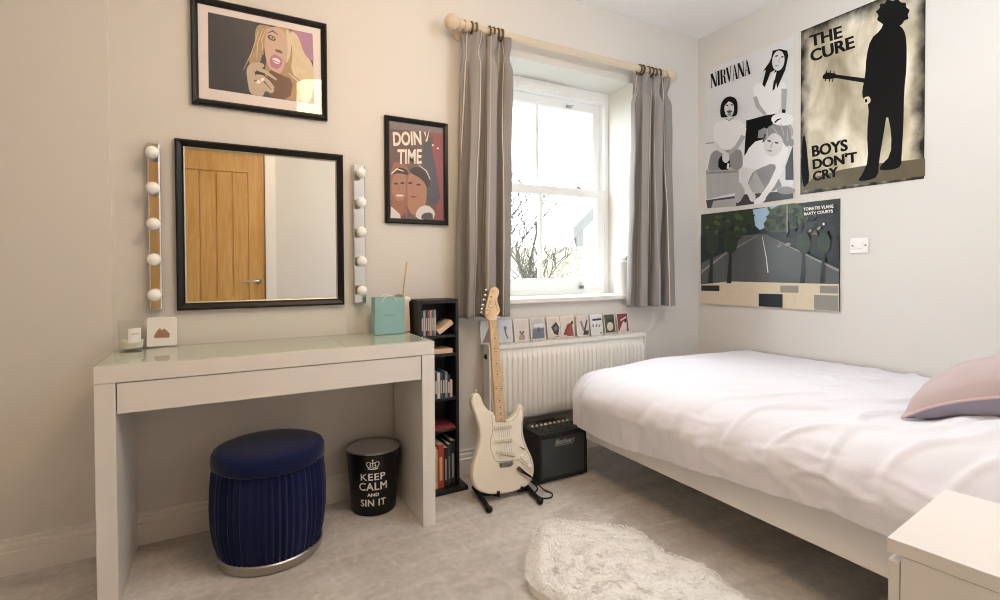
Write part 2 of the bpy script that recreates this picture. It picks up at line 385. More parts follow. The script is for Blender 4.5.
def bush(x, y, z, r, seed, label, name='leafy_tree', mt=M_leaf, dens=2600, ls=.085, grp=None):
    rnd = random.Random(seed); b = MB()
    for i in range(dens):
        v = Vector((rnd.gauss(0, 1), rnd.gauss(0, 1), rnd.gauss(0, 1))).normalized()
        rr = rnd.uniform(.75, 1)*(1+.25*noise.noise(v*2+Vector((seed, 0, 0))))
        p = Vector((x+v.x*r[0]*rr, y+v.y*r[1]*rr, z+r[2]+v.z*r[2]*rr))
        a = Vector((rnd.gauss(0, 1), rnd.gauss(0, 1), rnd.gauss(0, 1))).normalized(); c = a.orthogonal().normalized(); s = ls*rnd.uniform(.5, 1.2)
        b.add([p-a*s, p+c*s*.5, p+a*s, p-c*s*.5], [(0, 1, 2, 3)])
    t = thing(name, (x, y, z), label, 'tree', grp)
    obj('foliage', b, mt, t, smooth=0)
    obj('trunk', MB().tube([(x, y, z), (x, y, z+r[2]*1.2)], [.12, .06], 8), M_bark, t)
bush(12.6, 13.5, -3.0, (2.0, 1.2, 2.55), 3, 'pale green hedge tree beyond the bare tree, nearest the white house')
bush(7.9, 15.5, -3.0, (2.2, 1.2, 2.4), 4, 'pale green hedge tree behind the bare tree, at the left of the panes')
hb = MB()
def hill(u, v):
    x = 10+u*60; y = 40+v*30
    return (x, y, -3+7.2*math.sin(PI*min(1, v*1.2)/2)*(1+.12*noise.noise(Vector((u*5, v*3, 0))))+.7*noise.noise(Vector((u*40, v*12, 2))))
hb.grid(90, 20, hill); o = obj('hillside', hb, M_leaf2); o['kind'] = 'structure'
# neighbour house: gable end turned square to the view
hp = onY(582, 262, 6.2); a = Vector((hp.x-CAM.x, hp.y-CAM.y, 0)).normalized(); rx = Vector((a.y, -a.x, 0))
M_render = mat('white_render', 'efede8', .9, var=.03); M_slate = mat('slate', '48505c', .7, var=.15); M_barge = mat('grey_blue_paint', '4c4a48', .6)
base = Vector((hp.x, hp.y, -3)); ez = onP(582, 239, hp, a).z
ht = thing('house', base, 'white rendered house gable with grey sloping roof edge outside the window', 'house')
q0 = onP(573, 234, hp-a*.25, a); q1 = onP(597, 209, hp-a*.25, a); dv = (q1-q0).normalized(); s45 = dv.z/dv.dot(rx)
p0 = q0; e0 = (q0-base).dot(rx); rg = 2.6; p1 = p0+(rx+_u*s45)*(rg-e0)
zr = p1.z; mir = lambda p: p+rx*(2*(rg-(p-base).dot(rx)))
zw = p0.z+s45*(0-e0)-.12
g = [base, base+rx*2*rg, Vector((base.x, base.y, zw))+rx*2*rg, Vector((base.x, base.y, zr-.12))+rx*rg, Vector((base.x, base.y, zw))]
obj('wall', MB().prism(g, a*5), M_render, ht, smooth=0)
rb = MB()
rb.prism([p0-_u*.06, p1-_u*.06, p1+_u*.06, p0+_u*.06], a*5.4); rb.prism([mir(p0)-_u*.06, p1-_u*.06, p1+_u*.06, mir(p0)+_u*.06], a*5.4)
rf = obj('roof', rb, M_slate, ht, smooth=0)
bb = MB(); bb.prism([p0-_u*.13-a*.03, p1-_u*.13-a*.03, p1+_u*.13-a*.03, p0+_u*.13-a*.03], a*.03)
bb.prism([p0+rx*.07-a*.02-_u*.26, p0+rx*.22-a*.02-_u*.26, p0+rx*.22-a*.02+_u*.1, p0+rx*.07-a*.02], a*.08)
obj('barge_board', bb, M_barge, rf, smooth=0)

# ------------------------------------------------------------------ dressing table
TX0, TX1, TY0, TY1, TH = .3604, 1.5186, -.4374, -.03, .795
t = thing('dressing_table', ((TX0+TX1)/2, (TY0+TY1)/2, 0), 'white dressing table with a glass top below the mirror', 'dressing table')
obj('tabletop', MB().box(TX0, TX1, TY0, TY1, .735, TH-.005), M_furn, t, bevel=.0015, smooth=0)
jx = 1.155
obj('glass_top', MB().box(TX0, jx-.001, TY0, TY1, TH-.005, TH), M_deskglass, t, smooth=0, label='larger left glass pane')
obj('glass_top', MB().box(jx+.001, TX1, TY0, TY1, TH-.005, TH), M_deskglass, t, smooth=0, label='smaller right glass pane')
obj('side_panel', MB().box(TX0, TX0+.056, TY0, TY1, 0, .734), M_furn, t, bevel=.0015, smooth=0)
obj('side_panel', MB().box(TX1-.056, TX1, TY0, TY1, 0, .734), M_furn, t, bevel=.0015, smooth=0)
obj('drawer', MB().box(TX0+.060, TX1-.060, TY0+.004, TY0+.02, .632, .732).box(TX0+.07, TX1-.07, TY0+.02, TY1-.06, .645, .72), M_furn, t, bevel=.001, smooth=0)
obj('rear_rail', MB().box(TX0+.056, TX1-.056, TY1-.02, TY1, .60, .734), M_furn, t, smooth=0)

# stool
M_navy = mat('navy_velvet', '121b44', .8, spec=.15, var=.15, scale=25, sheen=.22, bump=.05, bscale=200)
sx, sy = .88, -.302
t = thing('stool', (sx, sy, 0), 'navy blue velvet drum stool with pleated sides under the dressing table', 'stool')
obj('base_ring', MB().lathe((sx, sy, 0), [(.001, .002), (.183, .002), (.190, .006), (.192, .034), (.188, .038), (.001, .038)], 64), M_steel, t, label='brushed silver base ring')
b = MB(); n = 416; prof = [(0, .186, .034), (.15, .196, .085), (.35, .204, .15), (.55, .206, .215), (.75, .203, .285), (.92, .198, .338), (1, .194, .36)]
vs = []; fs = []
for (tt, r, z) in prof:
    for k in range(n):
        ph = (k/n*52) % 1; d = .0075*(.5-.5*math.cos(2*PI*ph))*(.35 if tt in (0, 1) else 1)+.002*math.sin(k*.9)
        vs.append((sx+(r+d-.004)*math.cos(2*PI*k/n), sy+(r+d-.004)*math.sin(2*PI*k/n), z))
for i in range(len(prof)-1):
    for k in range(n): fs.append((i*n+k, i*n+(k+1) % n, (i+1)*n+(k+1) % n, (i+1)*n+k))
b.add(vs, fs); obj('pleated_body', b, M_navy, t, smooth=60)
obj('seat', MB().lathe((sx, sy, 0), [(.001, .358), (.196, .358), (.2035, .364), (.2045, .378), (.203, .400), (.197, .413), (.18, .420), (.12, .4255), (.06, .428), (.001, .429)], 64), M_navy, t, smooth=60)

# waste bin
M_binblk = mat('bin_black', '0c0d12', .4, spec=.35, var=.05); M_bingrey = mat('bin_inside_grey', '8b8a8a', .4, var=.04, metal=.3)
bx_, by_ = 1.329, -.143
t = thing('waste_bin', (bx_, by_, 0), 'black tapered waste bin with white KEEP CALM lettering', 'bin')
obj('body', MB().lathe((bx_, by_, 0), [(.001, .001), (.097, .001), (.1, .006), (.1215, .283), (.1175, .283), (.096, .012), (.001, .012)], 64), [M_binblk, M_bingrey], t)
ob = [o for o in t.children][0]
for p in ob.data.polygons:
    r = math.hypot(p.center.x, p.center.y); nrm = p.normal
    if nrm.x*p.center.x+nrm.y*p.center.y < -.01 or (nrm.z > .9 and p.center.z < .05): p.material_index = 1
obj('rim', MB().lathe((bx_, by_, 0), [(.1205, .280), (.1235, .282), (.124, .287), (.120, .289), (.1165, .285), (.1175, .280), (.1205, .280)], 64), M_steel, t)
obj('lid', MB().lathe((bx_, by_, 0), [(.001, .284), (.09, .2835), (.1165, .281), (.1165, .278), (.001, .278)], 64), mat('lid_grey', 'b3b1b0', .3, metal=.4, var=.03), t, label='flat grey lid')
b = MB(); vdir = math.atan2(CAM.y-by_, CAM.x-bx_)-.03
def on_bin(u, z, o=.0012):
    r = .1+(z-.006)/.277*.0215+o; a = vdir+u/r
    return (bx_+r*math.cos(a), by_+r*math.sin(a), z)
def bin_text(s, zc, h, wd, bold=.0):
    vs, fs, _ = text_mesh(s, bold, 0, 1.1); 
    for du, dz_ in ((-.0011, 0), (.0011, 0), (0, .0008), (0, -.0008)): b.add([on_bin((x-.5)*wd+du, zc-h/2+y*h+dz_, .0012+abs(du)*.1) for x, y in vs], fs)
bin_text('KEEP', .183, .030, .108); bin_text('CALM', .139, .035, .124); bin_text('AND', .101, .014, .050); bin_text('SIN IT', .064, .031, .112)
# crown: band, five arches and crosses
def strip(p, wd):
    p = [(u*1.15, .222+(z-.205)*1.12) for u, z in p]
    for (u0, z0), (u1, z1) in zip(p[:-1], p[1:]):
        d = Vector((u1-u0, z1-z0)); l = d.length; nn = Vector((-d.y, d.x))/l*wd/2
        b.add([on_bin(u0+nn.x, z0+nn.y), on_bin(u1+nn.x, z1+nn.y), on_bin(u1-nn.x, z1-nn.y), on_bin(u0-nn.x, z0-nn.y)], [(0, 1, 2, 3)])
strip([(-.019, .205), (-.01, .2025), (0, .202), (.01, .2025), (.019, .205)], .005); strip([(-.02, .211), (-.01, .2085), (0, .208), (.01, .2085), (.02, .211)], .0025)
for sg in (-1, 1):
    strip([(sg*.019, .212), (sg*.024, .222), (sg*.022, .230), (sg*.014, .231), (sg*.004, .226), (0, .2225)], .003)
    strip([(sg*.010, .211), (sg*.011, .22), (sg*.005, .229)], .0025)
strip([(0, .212), (0, .242)], .003); strip([(-.004, .237), (.004, .237)], .003); strip([(-.012, .217), (-.006, .217)], .004); strip([(.012, .217), (.006, .217)], .004)
obj('lettering', b, mat('print_white', 'e8e8e4', .5), t, smooth=0, label='white crown and capital lettering')

# ------------------------------------------------------------------ mirror, light bars, frames
def pframe(b, x0, x1, z0, z1, y0, d, wd, m=0):
    # mitred moulding: bevelled profile round a rectangle on the back wall
    prof = [(0, 0), (0, -d*.75), (wd*.25, -d), (wd*.7, -d*.8), (wd, -d*.45), (wd, 0)]
    vs = []
    for (ix, iz) in ((0, 0), (1, 0), (1, 1), (0, 1)):
        for (o, y) in prof:
            vs.append(((x0+o) if not ix else (x1-o), y0+y, (z0+o) if not iz else (z1-o)))
    n = len(prof); fs = []
    for c in range(4):
        for k in range(n-1): fs.append((c*n+k, ((c+1) % 4)*n+k, ((c+1) % 4)*n+k+1, c*n+k+1))
    b.add(vs, fs, m)
mx0, mx1, mz0, mz1 = .561, 1.229, .934, 1.638
t = thing('mirror', ((mx0+mx1)/2, -.01, mz0), 'wide black framed mirror on the wall above the dressing table', 'mirror')
b = MB(); pframe(b, mx0, mx1, mz0, mz1, 0, .03, .032); b.box(mx0+.01, mx1-.01, -.010, 0, mz0+.01, mz1-.01)
obj('frame', b, M_black, t, smooth=0)
obj('mirror_glass', MB().box(mx0+.03, mx1-.03, -.014, -.0105, mz0+.03, mz1-.03), M_mirror, t, smooth=0)
b = MB(); pframe(b, mx0+.029, mx1-.029, mz0+.029, mz1-.029, -.012, .008, .006); obj('inner_slip', b, mat('silver_slip', 'c9c2b0', .3, metal=.6), t, smooth=0)

M_bulb = mat('opal_bulb', 'fbfaf8', .25, var=.0)
def light_bar(x0, x1, z0, z1, label):
    t = thing('vanity_light', ((x0+x1)/2, 0, z0), label, 'light', 'vanity light bars beside the mirror')
    obj('backplate', MB().prism([(x0, -.001, z0), (x1, -.001, z0), (x1, -.0284, z0), (x0, -.03, z0)], (0, 0, z1-z0)), M_chrome, t, bevel=.006, smooth=0)
    for k in range(5):
        z = z0+.062+(z1-z0-.11)*k/4; x = (x0+x1)/2
        q = obj('bulb', MB().ball((x, -.068, z), .0245, 0, 20, 12), M_bulb, t)
        obj('bulb_holder', MB().lathe((x, -.03, z), [(.001, 0), (.017, 0), (.016, -.012), (.013, -.02), (.001, -.02)], 20, axis=(0, 1, 0)), M_chrome, q)
light_bar(.468, .512, .94, 1.611, 'slim chrome vanity light strip with five white globes left of the mirror')
light_bar(1.273, 1.331, .938, 1.60, 'slim chrome vanity light strip with five white globes right of the mirror')

# framed portrait
M_mount = mat('mount_card', 'e9e0de', .8, var=.01)
x0, x1, z0, z1 = .623, 1.162, 1.790, 2.235
t = thing('picture_frame', ((x0+x1)/2, -.01, z0), 'large black framed portrait of a blonde woman hanging above the mirror', 'picture')
b = MB(); pframe(b, x0, x1, z0, z1, 0, .028, .026); b.box(x0+.01, x1-.01, -.006, 0, z0+.01, z1-.01); obj('frame', b, M_black, t, smooth=0)
obj('mount', MB().box(x0+.022, x1-.022, -.009, -.006, z0+.022, z1-.022), M_mount, t, smooth=0)
b = MB(); A = Art(b, 'Y', -.0092, crop(210, 10, 6))
pm = [mat('print_slate', '2e2f38', .5, var=.15, scale=6), mat('print_face', 'c9ab9a', .5), mat('print_blonde', 'a98c66', .5, var=.35, scale=30), mat('print_paleblonde', 'd8c7a8', .5, var=.2, scale=40),
      mat('print_lilac', 'a97a9c', .5), mat('print_lips', 'b5718f', .5), mat('print_ink', '2a2224', .5), mat('print_brown', '6b4a33', .5, var=.2), mat('print_hand', 'c2b09c', .5), mat('print_teeth', 'efe6e2', .5)]
A.poly([(-13, 12), (615, 143), (625, 566), (-8, 470)], 0)
A.poly([(270, 85), (350, 93), (380, 110), (330, 200), (300, 330), (260, 340), (225, 310), (270, 240)], 2, 2)
A.poly([(360, 90), (500, 118), (540, 240), (560, 400), (590, 560), (330, 518), (330, 300), (380, 200)], 2, 1)
A.poly([(490, 117), (615, 143), (622, 310), (560, 280), (520, 180)], 4)
A.poly([(470, 115), (530, 150), (560, 260), (620, 320), (625, 450), (600, 560), (540, 550), (560, 430), (480, 380), (500, 250)], 3, 2)
A.poly([(345, 105), (400, 100), (450, 125), (470, 200), (450, 330), (420, 390), (385, 385), (345, 330), (325, 240), (330, 160)], 1, 2)
A.poly([(345, 350), (420, 385), (500, 420), (480, 545), (330, 515)], 7, 1)
A.poly([(450, 110), (480, 130), (490, 260), (450, 340), (470, 220)], 3, 2)
A.stroke([(345, 140), (375, 125), (412, 152)], [4, 9, 3], 6); A.ell(370, 168, 27, 14, 6, .5); A.ell(372, 167, 16, 8, 1, .5); A.ell(374, 166, 6, 6, 6)
A.poly([(390, 236), (425, 240), (440, 265), (412, 258), (388, 245)], 7, 1)
A.poly([(355, 290), (385, 262), (410, 275), (440, 300), (425, 345), (395, 358), (360, 335)], 5, 2); A.ell(398, 306, 27, 15, 9, .5); A.stroke([(372, 300), (400, 312), (425, 322)], 4, 6)
A.poly([(215, 340), (270, 310), (320, 320), (330, 345), (280, 350), (265, 400), (310, 390), (350, 420), (390, 480), (370, 505), (330, 480), (320, 523), (240, 510), (225, 430)], 8, 2)
for q in ([(280, 350), (330, 370), (400, 420)], [(275, 400), (330, 400), (385, 470)], [(300, 440), (345, 440), (372, 490)]): A.stroke(q, [26, 22, 10], 8)
for q in ([(265, 372), (320, 388), (380, 440)], [(265, 425), (320, 425), (370, 480)]): A.stroke(q, [6, 8, 3], 6)
A.ell(292, 432, 14, 12, 9); A.ell(315, 418, 12, 11, 9)
for q in ([(320, 110), (285, 200), (280, 300)], [(290, 130), (250, 260), (200, 360)], [(340, 105), (310, 180), (320, 270)]): A.stroke(q, [3, 6, 2], 3)
for q in ([(510, 150), (560, 300), (600, 350), (580, 470)], [(470, 380), (530, 430), (560, 530)], [(480, 180), (520, 300), (545, 420)]): A.stroke(q, [5, 10, 8, 4][:len(q)], 3)
obj('print', b, pm, t, smooth=0)
obj('glazing', MB().box(x0+.024, x1-.024, -.0185, -.0175, z0+.024, z1-.024), M_glass, t, smooth=0)

# framed DOIN' TIME poster
x0, x1, z0, z1 = 1.431, 1.765, 1.328, 1.856
t = thing('poster_frame', ((x0+x1)/2, -.01, z0), "tall black framed poster lettered DOIN' TIME beside the grey curtain", 'poster')
b = MB(); pframe(b, x0, x1, z0, z1, 0, .022, .024); b.box(x0+.01, x1-.01, -.006, 0, z0+.01, z1-.01); obj('frame', b, M_black, t, smooth=0)
b = MB(); A = Art(b, 'Y', -.0062, crop(385, 110, 5.09))
pm = [mat('pr_umber', '6b4f47', .5, var=.2, scale=12), mat('pr_red', '8f4847', .5, var=.12), mat('pr_slate', '4f4b52', .5, var=.1), mat('pr_cream', 'eadfce', .5), mat('pr_tan', 'aa7a5f', .5, var=.1), mat('pr_tan2', '98644a', .5, var=.1), mat('pr_dark', '3a2a28', .5), mat('pr_white', 'd8d2cc', .5), mat('pr_greytop', '7d6f6a', .5, var=.2)]
A.poly([(22, 48), (302, 88), (308, 562), (26, 552)], 0)
A.poly([(22, 48), (302, 88), (303, 122), (25, 95)], 8)
A.poly([(245, 118), (302, 125), (308, 562), (245, 560), (265, 470), (250, 340), (240, 230)], 1, 0)
A.poly([(190, 180), (225, 130), (245, 230), (265, 330), (285, 480), (205, 480), (195, 330)], 2, 1)
A.poly([(205, 160), (228, 96), (215, 160)], 3)
A.poly([(30, 270), (85, 265), (125, 300), (130, 420), (100, 545), (40, 540), (28, 450)], 5, 1)
A.ell(75, 390, 42, 75, 4); A.poly([(30, 330), (60, 290), (110, 300), (125, 335), (70, 320)], 6, 1); A.stroke([(32, 325), (60, 300), (95, 312)], [6, 8, 4], 3)
A.poly([(110, 330), (160, 300), (200, 340), (215, 410), (205, 500), (150, 545), (110, 500)], 4, 2)
A.poly([(115, 315), (150, 285), (205, 300), (235, 350), (220, 410), (190, 350)], 6, 2); A.stroke([(170, 280), (210, 310), (230, 355)], [3, 5, 3], 3)
for (x, y) in ((55, 375), (88, 372), (128, 372), (170, 380)): A.ell(x, y, 11, 5, 6)
A.ell(75, 435, 20, 7, 7); A.stroke([(58, 428), (75, 424), (95, 430)], 4, 1); A.ell(146, 442, 16, 5, 1); A.stroke([(143, 380), (136, 415), (150, 418)], 3, 5); A.stroke([(70, 380), (66, 408), (80, 410)], 3, 5)
A.stroke([(110, 330), (108, 548)], 10, 5)
A.poly([(165, 500), (215, 480), (258, 520), (245, 560), (150, 555)], 7, 1); A.poly([(30, 490), (75, 530), (80, 552), (28, 550)], 7); A.poly([(190, 525), (240, 520), (245, 560), (180, 558)], 2, 1)
A.text('DOIN', (42, 185), (186, 178), (38, 112), 3, .035); A.stroke([(201, 112), (206, 135)], [9, 3], 3)
A.text('TIME', (66, 276), (190, 274), (62, 200), 3, .03, .12)
for (x, y) in ((243, 180), (268, 196), (300, 218)): A.ell(x, y, 5, 5, 3)
obj('print', b, pm, t, smooth=0)
obj('glazing', MB().box(x0+.02, x1-.02, -.0135, -.0125, z0+.02, z1-.02), M_glass, t, smooth=0)

# ------------------------------------------------------------------ unframed posters on the right wall
def printmat(name, stops, scale=3, detail=5, edge=None, rough=.35, stretch=(1, 1, 1)):
    m = bpy.data.materials.new(name); m.use_nodes = True; nt = m.node_tree; b = nt.nodes['Principled BSDF']; N = nt.nodes.new; L = nt.links.new
    tc = N('ShaderNodeTexCoord'); mp = N('ShaderNodeMapping'); mp.inputs['Scale'].default_value = stretch; L(tc.outputs['UV'], mp.inputs['Vector'])
    n = N('ShaderNodeTexNoise'); n.inputs['Scale'].default_value = scale; n.inputs['Detail'].default_value = detail; n.inputs['Distortion'].default_value = .5; L(mp.outputs[0], n.inputs['Vector'])
    r = N('ShaderNodeValToRGB'); e = r.color_ramp.elements
    for i, (p, c) in enumerate(stops):
        q = e[i] if i < 2 else e.new(p)
        q.position = p; q.color = lin(c)
    L(n.outputs['Fac'], r.inputs[0]); out = r.outputs[0]
    if edge:
        sp = N('ShaderNodeSeparateXYZ'); L(tc.outputs['UV'], sp.inputs[0])
        def mth(op, a, b_=None, v=None):
            q = N('ShaderNodeMath'); q.operation = op
            L(a, q.inputs[0])
            if b_ is not None: L(b_, q.inputs[1])
            if v is not None: q.inputs[1].default_value = v
            return q.outputs[0]
        ax = mth('ABSOLUTE', mth('SUBTRACT', sp.outputs[0], v=.5)); ay = mth('ABSOLUTE', mth('SUBTRACT', sp.outputs[1], v=.5))
        d = mth('MAXIMUM', ax, ay); n2 = N('ShaderNodeTexNoise'); n2.inputs['Scale'].default_value = 9; n2.inputs['Detail'].default_value = 6; L(tc.outputs['UV'], n2.inputs['Vector'])
        d = mth('ADD', d, mth('MULTIPLY', mth('SUBTRACT', n2.outputs['Fac'], v=.5), v=.16))
        r2 = N('ShaderNodeMapRange'); r2.inputs['From Min'].default_value = .40; r2.inputs['From Max'].default_value = .5; L(d, r2.inputs['Value'])
        mx = N('ShaderNodeMix'); mx.data_type = 'RGBA'; L(r2.outputs[0], mx.inputs['Factor']); L(out, mx.inputs['A']); mx.inputs['B'].default_value = lin(edge); out = mx.outputs['Result']
    L(out, b.inputs['Base Color']); b.inputs['Roughness'].default_value = rough; b.inputs['Specular IOR Level'].default_value = .35
    return m
def sheet(b, y0, y1, z0, z1, x, m=0, th=.0006):
    """poster paper on the right wall, front face with UV; y0 is the left edge as seen"""
    n = len(b.v); b.add([(x, y0, z0), (x, y1, z0), (x, y1, z1), (x, y0, z1)], [(0, 1, 2, 3)], m)
    for i, q in enumerate(((0, 0), (1, 0), (1, 1), (0, 1))): b.uv[n+i] = q
    b.box(x+.0001, x+th, y1, y0, z0, z1, m)
PX = XR-.0022
M_ink = mat('ink_black', '0d0d0f', .5, spec=.15, var=.1)
# three men in white shirts
b = MB(); sheet(b, -.062, -.678, 1.512, 2.458, PX)
pm = [mat('pb_paper', 'd9dadd', .35, var=.03, scale=4), M_ink, mat('pb_face', 'd4d4d6', .35, var=.06), mat('pb_white', 'e6e7e9', .35, var=.02), mat('pb_grey', '8b8b8d', .35, var=.2, scale=15), mat('pb_mid', 'abacae', .35, var=.12, scale=18), mat('pb_dark', '3d3d40', .35, var=.2, scale=12)]
A = Art(b, 'X', PX, crop(700, 120, 6.67))
A.poly([(40, 330), (260, 320), (260, 480), (45, 530)], 5); A.poly([(40, 345), (250, 335), (250, 350), (42, 362)], 4)
A.poly([(310, 0), (480, 15), (560, 130), (430, 130), (360, 160), (295, 240)], 1); A.poly([(395, 40), (455, 60), (440, 120), (385, 120)], 4)
A.poly([(570, 310), (620, 170), (625, 400), (570, 400)], 6)
A.poly([(60, 285), (75, 215), (130, 195), (265, 190), (285, 230), (285, 325), (235, 335), (190, 310), (110, 340), (50, 335)], 4, 1)
A.poly([(125, 240), (190, 235), (210, 330), (120, 335)], 1, 1)
A.poly([(40, 535), (250, 505), (250, 560), (50, 590)], 6); A.poly([(90, 540), (245, 520), (250, 575), (75, 588)], 5)
A.poly([(245, 500), (620, 470), (622, 522), (355, 560), (240, 575)], 6)
A = Art(b, 'X', PX-.0009, crop(700, 120, 6.67))
A.poly([(95, 20), (150, 0), (260, 0), (312, 40), (300, 110), (250, 190), (150, 205), (85, 130)], 3, 1)
A.stroke([(88, 150), (125, 190), (172, 225)], [36, 30, 26], 2); A.stroke([(290, 105), (245, 180), (180, 235)], [30, 28, 22], 5)
A.ell(172, 250, 24, 36, 2); A.stroke([(190, 290), (185, 325)], 14, 3); A.stroke([(40, 155), (90, 152)], 5, 1)
A.poly([(345, 150), (440, 125), (580, 160), (590, 200), (565, 310), (510, 310), (420, 335), (345, 325), (268, 305)], 3, 1)
A.poly([(380, 330), (500, 280), (510, 350), (560, 470), (300, 490), (340, 360)], 4, 1)
A.poly([(235, 470), (270, 400), (310, 470), (260, 560), (230, 540)], 5, 1)
A.poly([(320, 440), (370, 340), (430, 450), (410, 490), (330, 480)], 5)
A.stroke([(295, 320), (295, 420), (355, 530)], [52, 42, 34], 2); A.stroke([(540, 310), (480, 430), (400, 540)], [50, 42, 36], 3); A.ell(400, 535, 45, 22, 3, -.5); A.ell(350, 515, 22, 30, 2)
A.ell(545, 80, 78, 76, 5); A.ell(490, 165, 62, 80, 2, .25); A.poly([(425, 90), (470, 30), (560, 15), (610, 70), (600, 170), (570, 180), (545, 110), (490, 80), (440, 130), (425, 160)], 4, 1)
for q in ([(480, 40), (520, 90)], [(540, 25), (560, 100)], [(450, 60), (450, 120)], [(585, 60), (585, 140)]): A.stroke(q, [6, 12], 5)
A.stroke([(435, 95), (420, 150)], [16, 6], 6)
A.ell(463, 140, 14, 6, 6, .2); A.ell(512, 152, 14, 6, 6, .2); A.ell(466, 205, 18, 6, 4, .2); A.stroke([(486, 150), (472, 185), (484, 188)], 5, 4)
A.ell(575, 470, 60, 26, 4); A.ell(610, 150, 16, 26, 4)
A = Art(b, 'X', PX-.0018, crop(700, 50, 7.5))
A.poly([(400, 260), (480, 240), (560, 200), (640, 250), (650, 290), (610, 300), (600, 480), (480, 490), (405, 350)], 3, 1)
A.stroke([(412, 350), (435, 420), (490, 485)], [30, 34, 26], 5); A.stroke([(632, 290), (628, 455)], [42, 32], 5); A.ell(628, 460, 15, 16, 1)
A.poly([(480, 495), (560, 478), (590, 480), (540, 560), (480, 540)], 1); A.poly([(345, 530), (490, 490), (560, 480), (520, 560), (450, 600), (350, 600)], 1)
A.ell(620, 520, 85, 48, 3); A.stroke([(560, 545), (585, 522), (610, 515)], [10, 12, 6], 1)
A.poly([(545, 5), (600, -8), (655, 5), (663, 45), (640, 150), (605, 230), (580, 288), (572, 245), (560, 295), (543, 305), (555, 220), (560, 150), (530, 170), (500, 245), (485, 280), (468, 258), (495, 150), (472, 160), (515, 100), (535, 60)], 1)
A.ell(588, 80, 46, 76, 2, .12); A.poly([(540, 190), (575, 160), (560, 230)], 3)
A.ell(575, 45, 12, 5, 1, -.3); A.ell(618, 52, 12, 5, 1, -.1); A.ell(575, 118, 14, 5, 4); A.stroke([(600, 55), (590, 92), (602, 95)], 4, 4)
A.poly([(150, 470), (158, 400), (190, 355), (240, 345), (280, 375), (285, 450), (275, 495), (240, 500), (190, 505), (160, 510)], 1, 1)
A.ell(220, 440, 36, 62, 2); A.poly([(185, 420), (195, 370), (245, 365), (262, 420), (240, 395), (215, 385)], 1)
A.ell(205, 415, 10, 5, 1); A.ell(240, 412, 10, 5, 1); A.ell(222, 462, 20, 10, 6); A.ell(222, 482, 15, 12, 4); A.stroke([(222, 418), (218, 445), (228, 447)], 4, 4)
A.stroke([(188, 510), (220, 530), (255, 505)], [6, 9, 6], 4)
A.stroke([(395, 230), (380, 330), (345, 460)], 3, 2)
def letter(A, ch, x0, x1):
    # condensed fat-face capitals: LL..UR frame of the word, u across, v up
    def q(u, v):
        u = x0+(x1-x0)*u; a = (82+u*301, 288-u*108); c = (78+u*297, 180-u*115)
        return (a[0]+(c[0]-a[0])*v, a[1]+(c[1]-a[1])*v)
    def pl(*p): A.poly([q(*z) for z in p], 1)
    if ch == 'N': pl((.05,0),(.16,0),(.16,1),(.05,1)); pl((0,.97),(.34,1),(.98,0),(.66,0)); pl((.84,0),(.95,0),(.95,1),(.84,1)); pl((0,0),(.25,0),(.25,.03),(0,.03)); pl((.74,.97),(1,.97),(1,1),(.74,1))
    if ch == 'I': pl((.15,0),(.85,0),(.85,1),(.15,1)); pl((0,0),(1,0),(1,.03),(0,.03)); pl((0,.97),(1,.97),(1,1),(0,1))
    if ch == 'R':
        pl((.08,0),(.42,0),(.42,1),(.08,1)); pl((.42,.97),(.7,.97),(.9,.88),(.97,.75),(.9,.6),(.7,.52),(.42,.5),(.42,.54),(.6,.56),(.66,.65),(.68,.75),(.66,.87),(.6,.93),(.42,.94))
        pl((.5,.51),(.8,.5),(.9,.38),(.92,.08),(1,.06),(1,.0),(.75,0),(.64,.1),(.62,.4)); pl((0,0),(.5,0),(.5,.03),(0,.03))
    if ch == 'V': pl((0,1),(.36,1),(.6,.28),(.55,0),(.42,0)); pl((.5,0),(.58,0),(.95,1),(.84,1),(.54,.2)); pl((.72,.97),(1,.97),(1,1),(.72,1))
    if ch == 'A': pl((.42,1),(.58,1),(1,0),(.64,0),(.46,.8)); pl((.06,0),(.15,0),(.5,.95),(.44,.98)); pl((.22,.3),(.75,.3),(.75,.34),(.22,.34)); pl((0,0),(.26,0),(.26,.03),(0,.03))
A2 = Art(b, 'X', PX-.0012, crop(700, 50, 7.5)); u = 0
for ch, wd in zip('NIRVANA', (.165, .075, .15, .15, .145, .165, .15)): letter(A2, ch, u, u+wd*.96); u += wd
cattr(obj('band_poster', b, pm, smooth=0), 'black and white NIRVANA poster of three men in white shirts', 'poster')
# silhouetted guitarist
M_sepia = printmat('sepia_print', [(.25, '7d745e'), (.66, 'f6f2e6'), (.40, 'b0a78e'), (.52, 'd8d0bb')], 2.3, 4, edge='1b1814', stretch=(1.3, 1.0, 1))
b = MB(); sheet(b, -.720, -1.312, 1.52, 2.462, PX)
A = Art(b, 'X', PX, crop(690, 0, 3.156))
pm = [M_sepia, M_ink, mat('pc_hand', 'cfc6b0', .35), mat('pc_pale', 'f0ebdd', .4, var=.03), mat('pc_ground', '5f5540', .35, var=.3, scale=10)]
A.poly([(352, 590), (352, 440), (365, 420), (380, 600)], 1, 1)
A.poly([(352, 600), (390, 560), (480, 535), (600, 515), (742, 500), (742, 555), (352, 602)], 4, 0)
A.poly([(600, 70), (588, 62), (597, 48), (584, 36), (600, 27), (598, 10), (616, 12), (622, -4), (640, 5), (656, -6), (664, 8), (684, 8), (680, 22), (696, 32), (686, 46), (692, 60), (676, 64), (670, 78), (650, 84), (620, 84)], 1, 2)
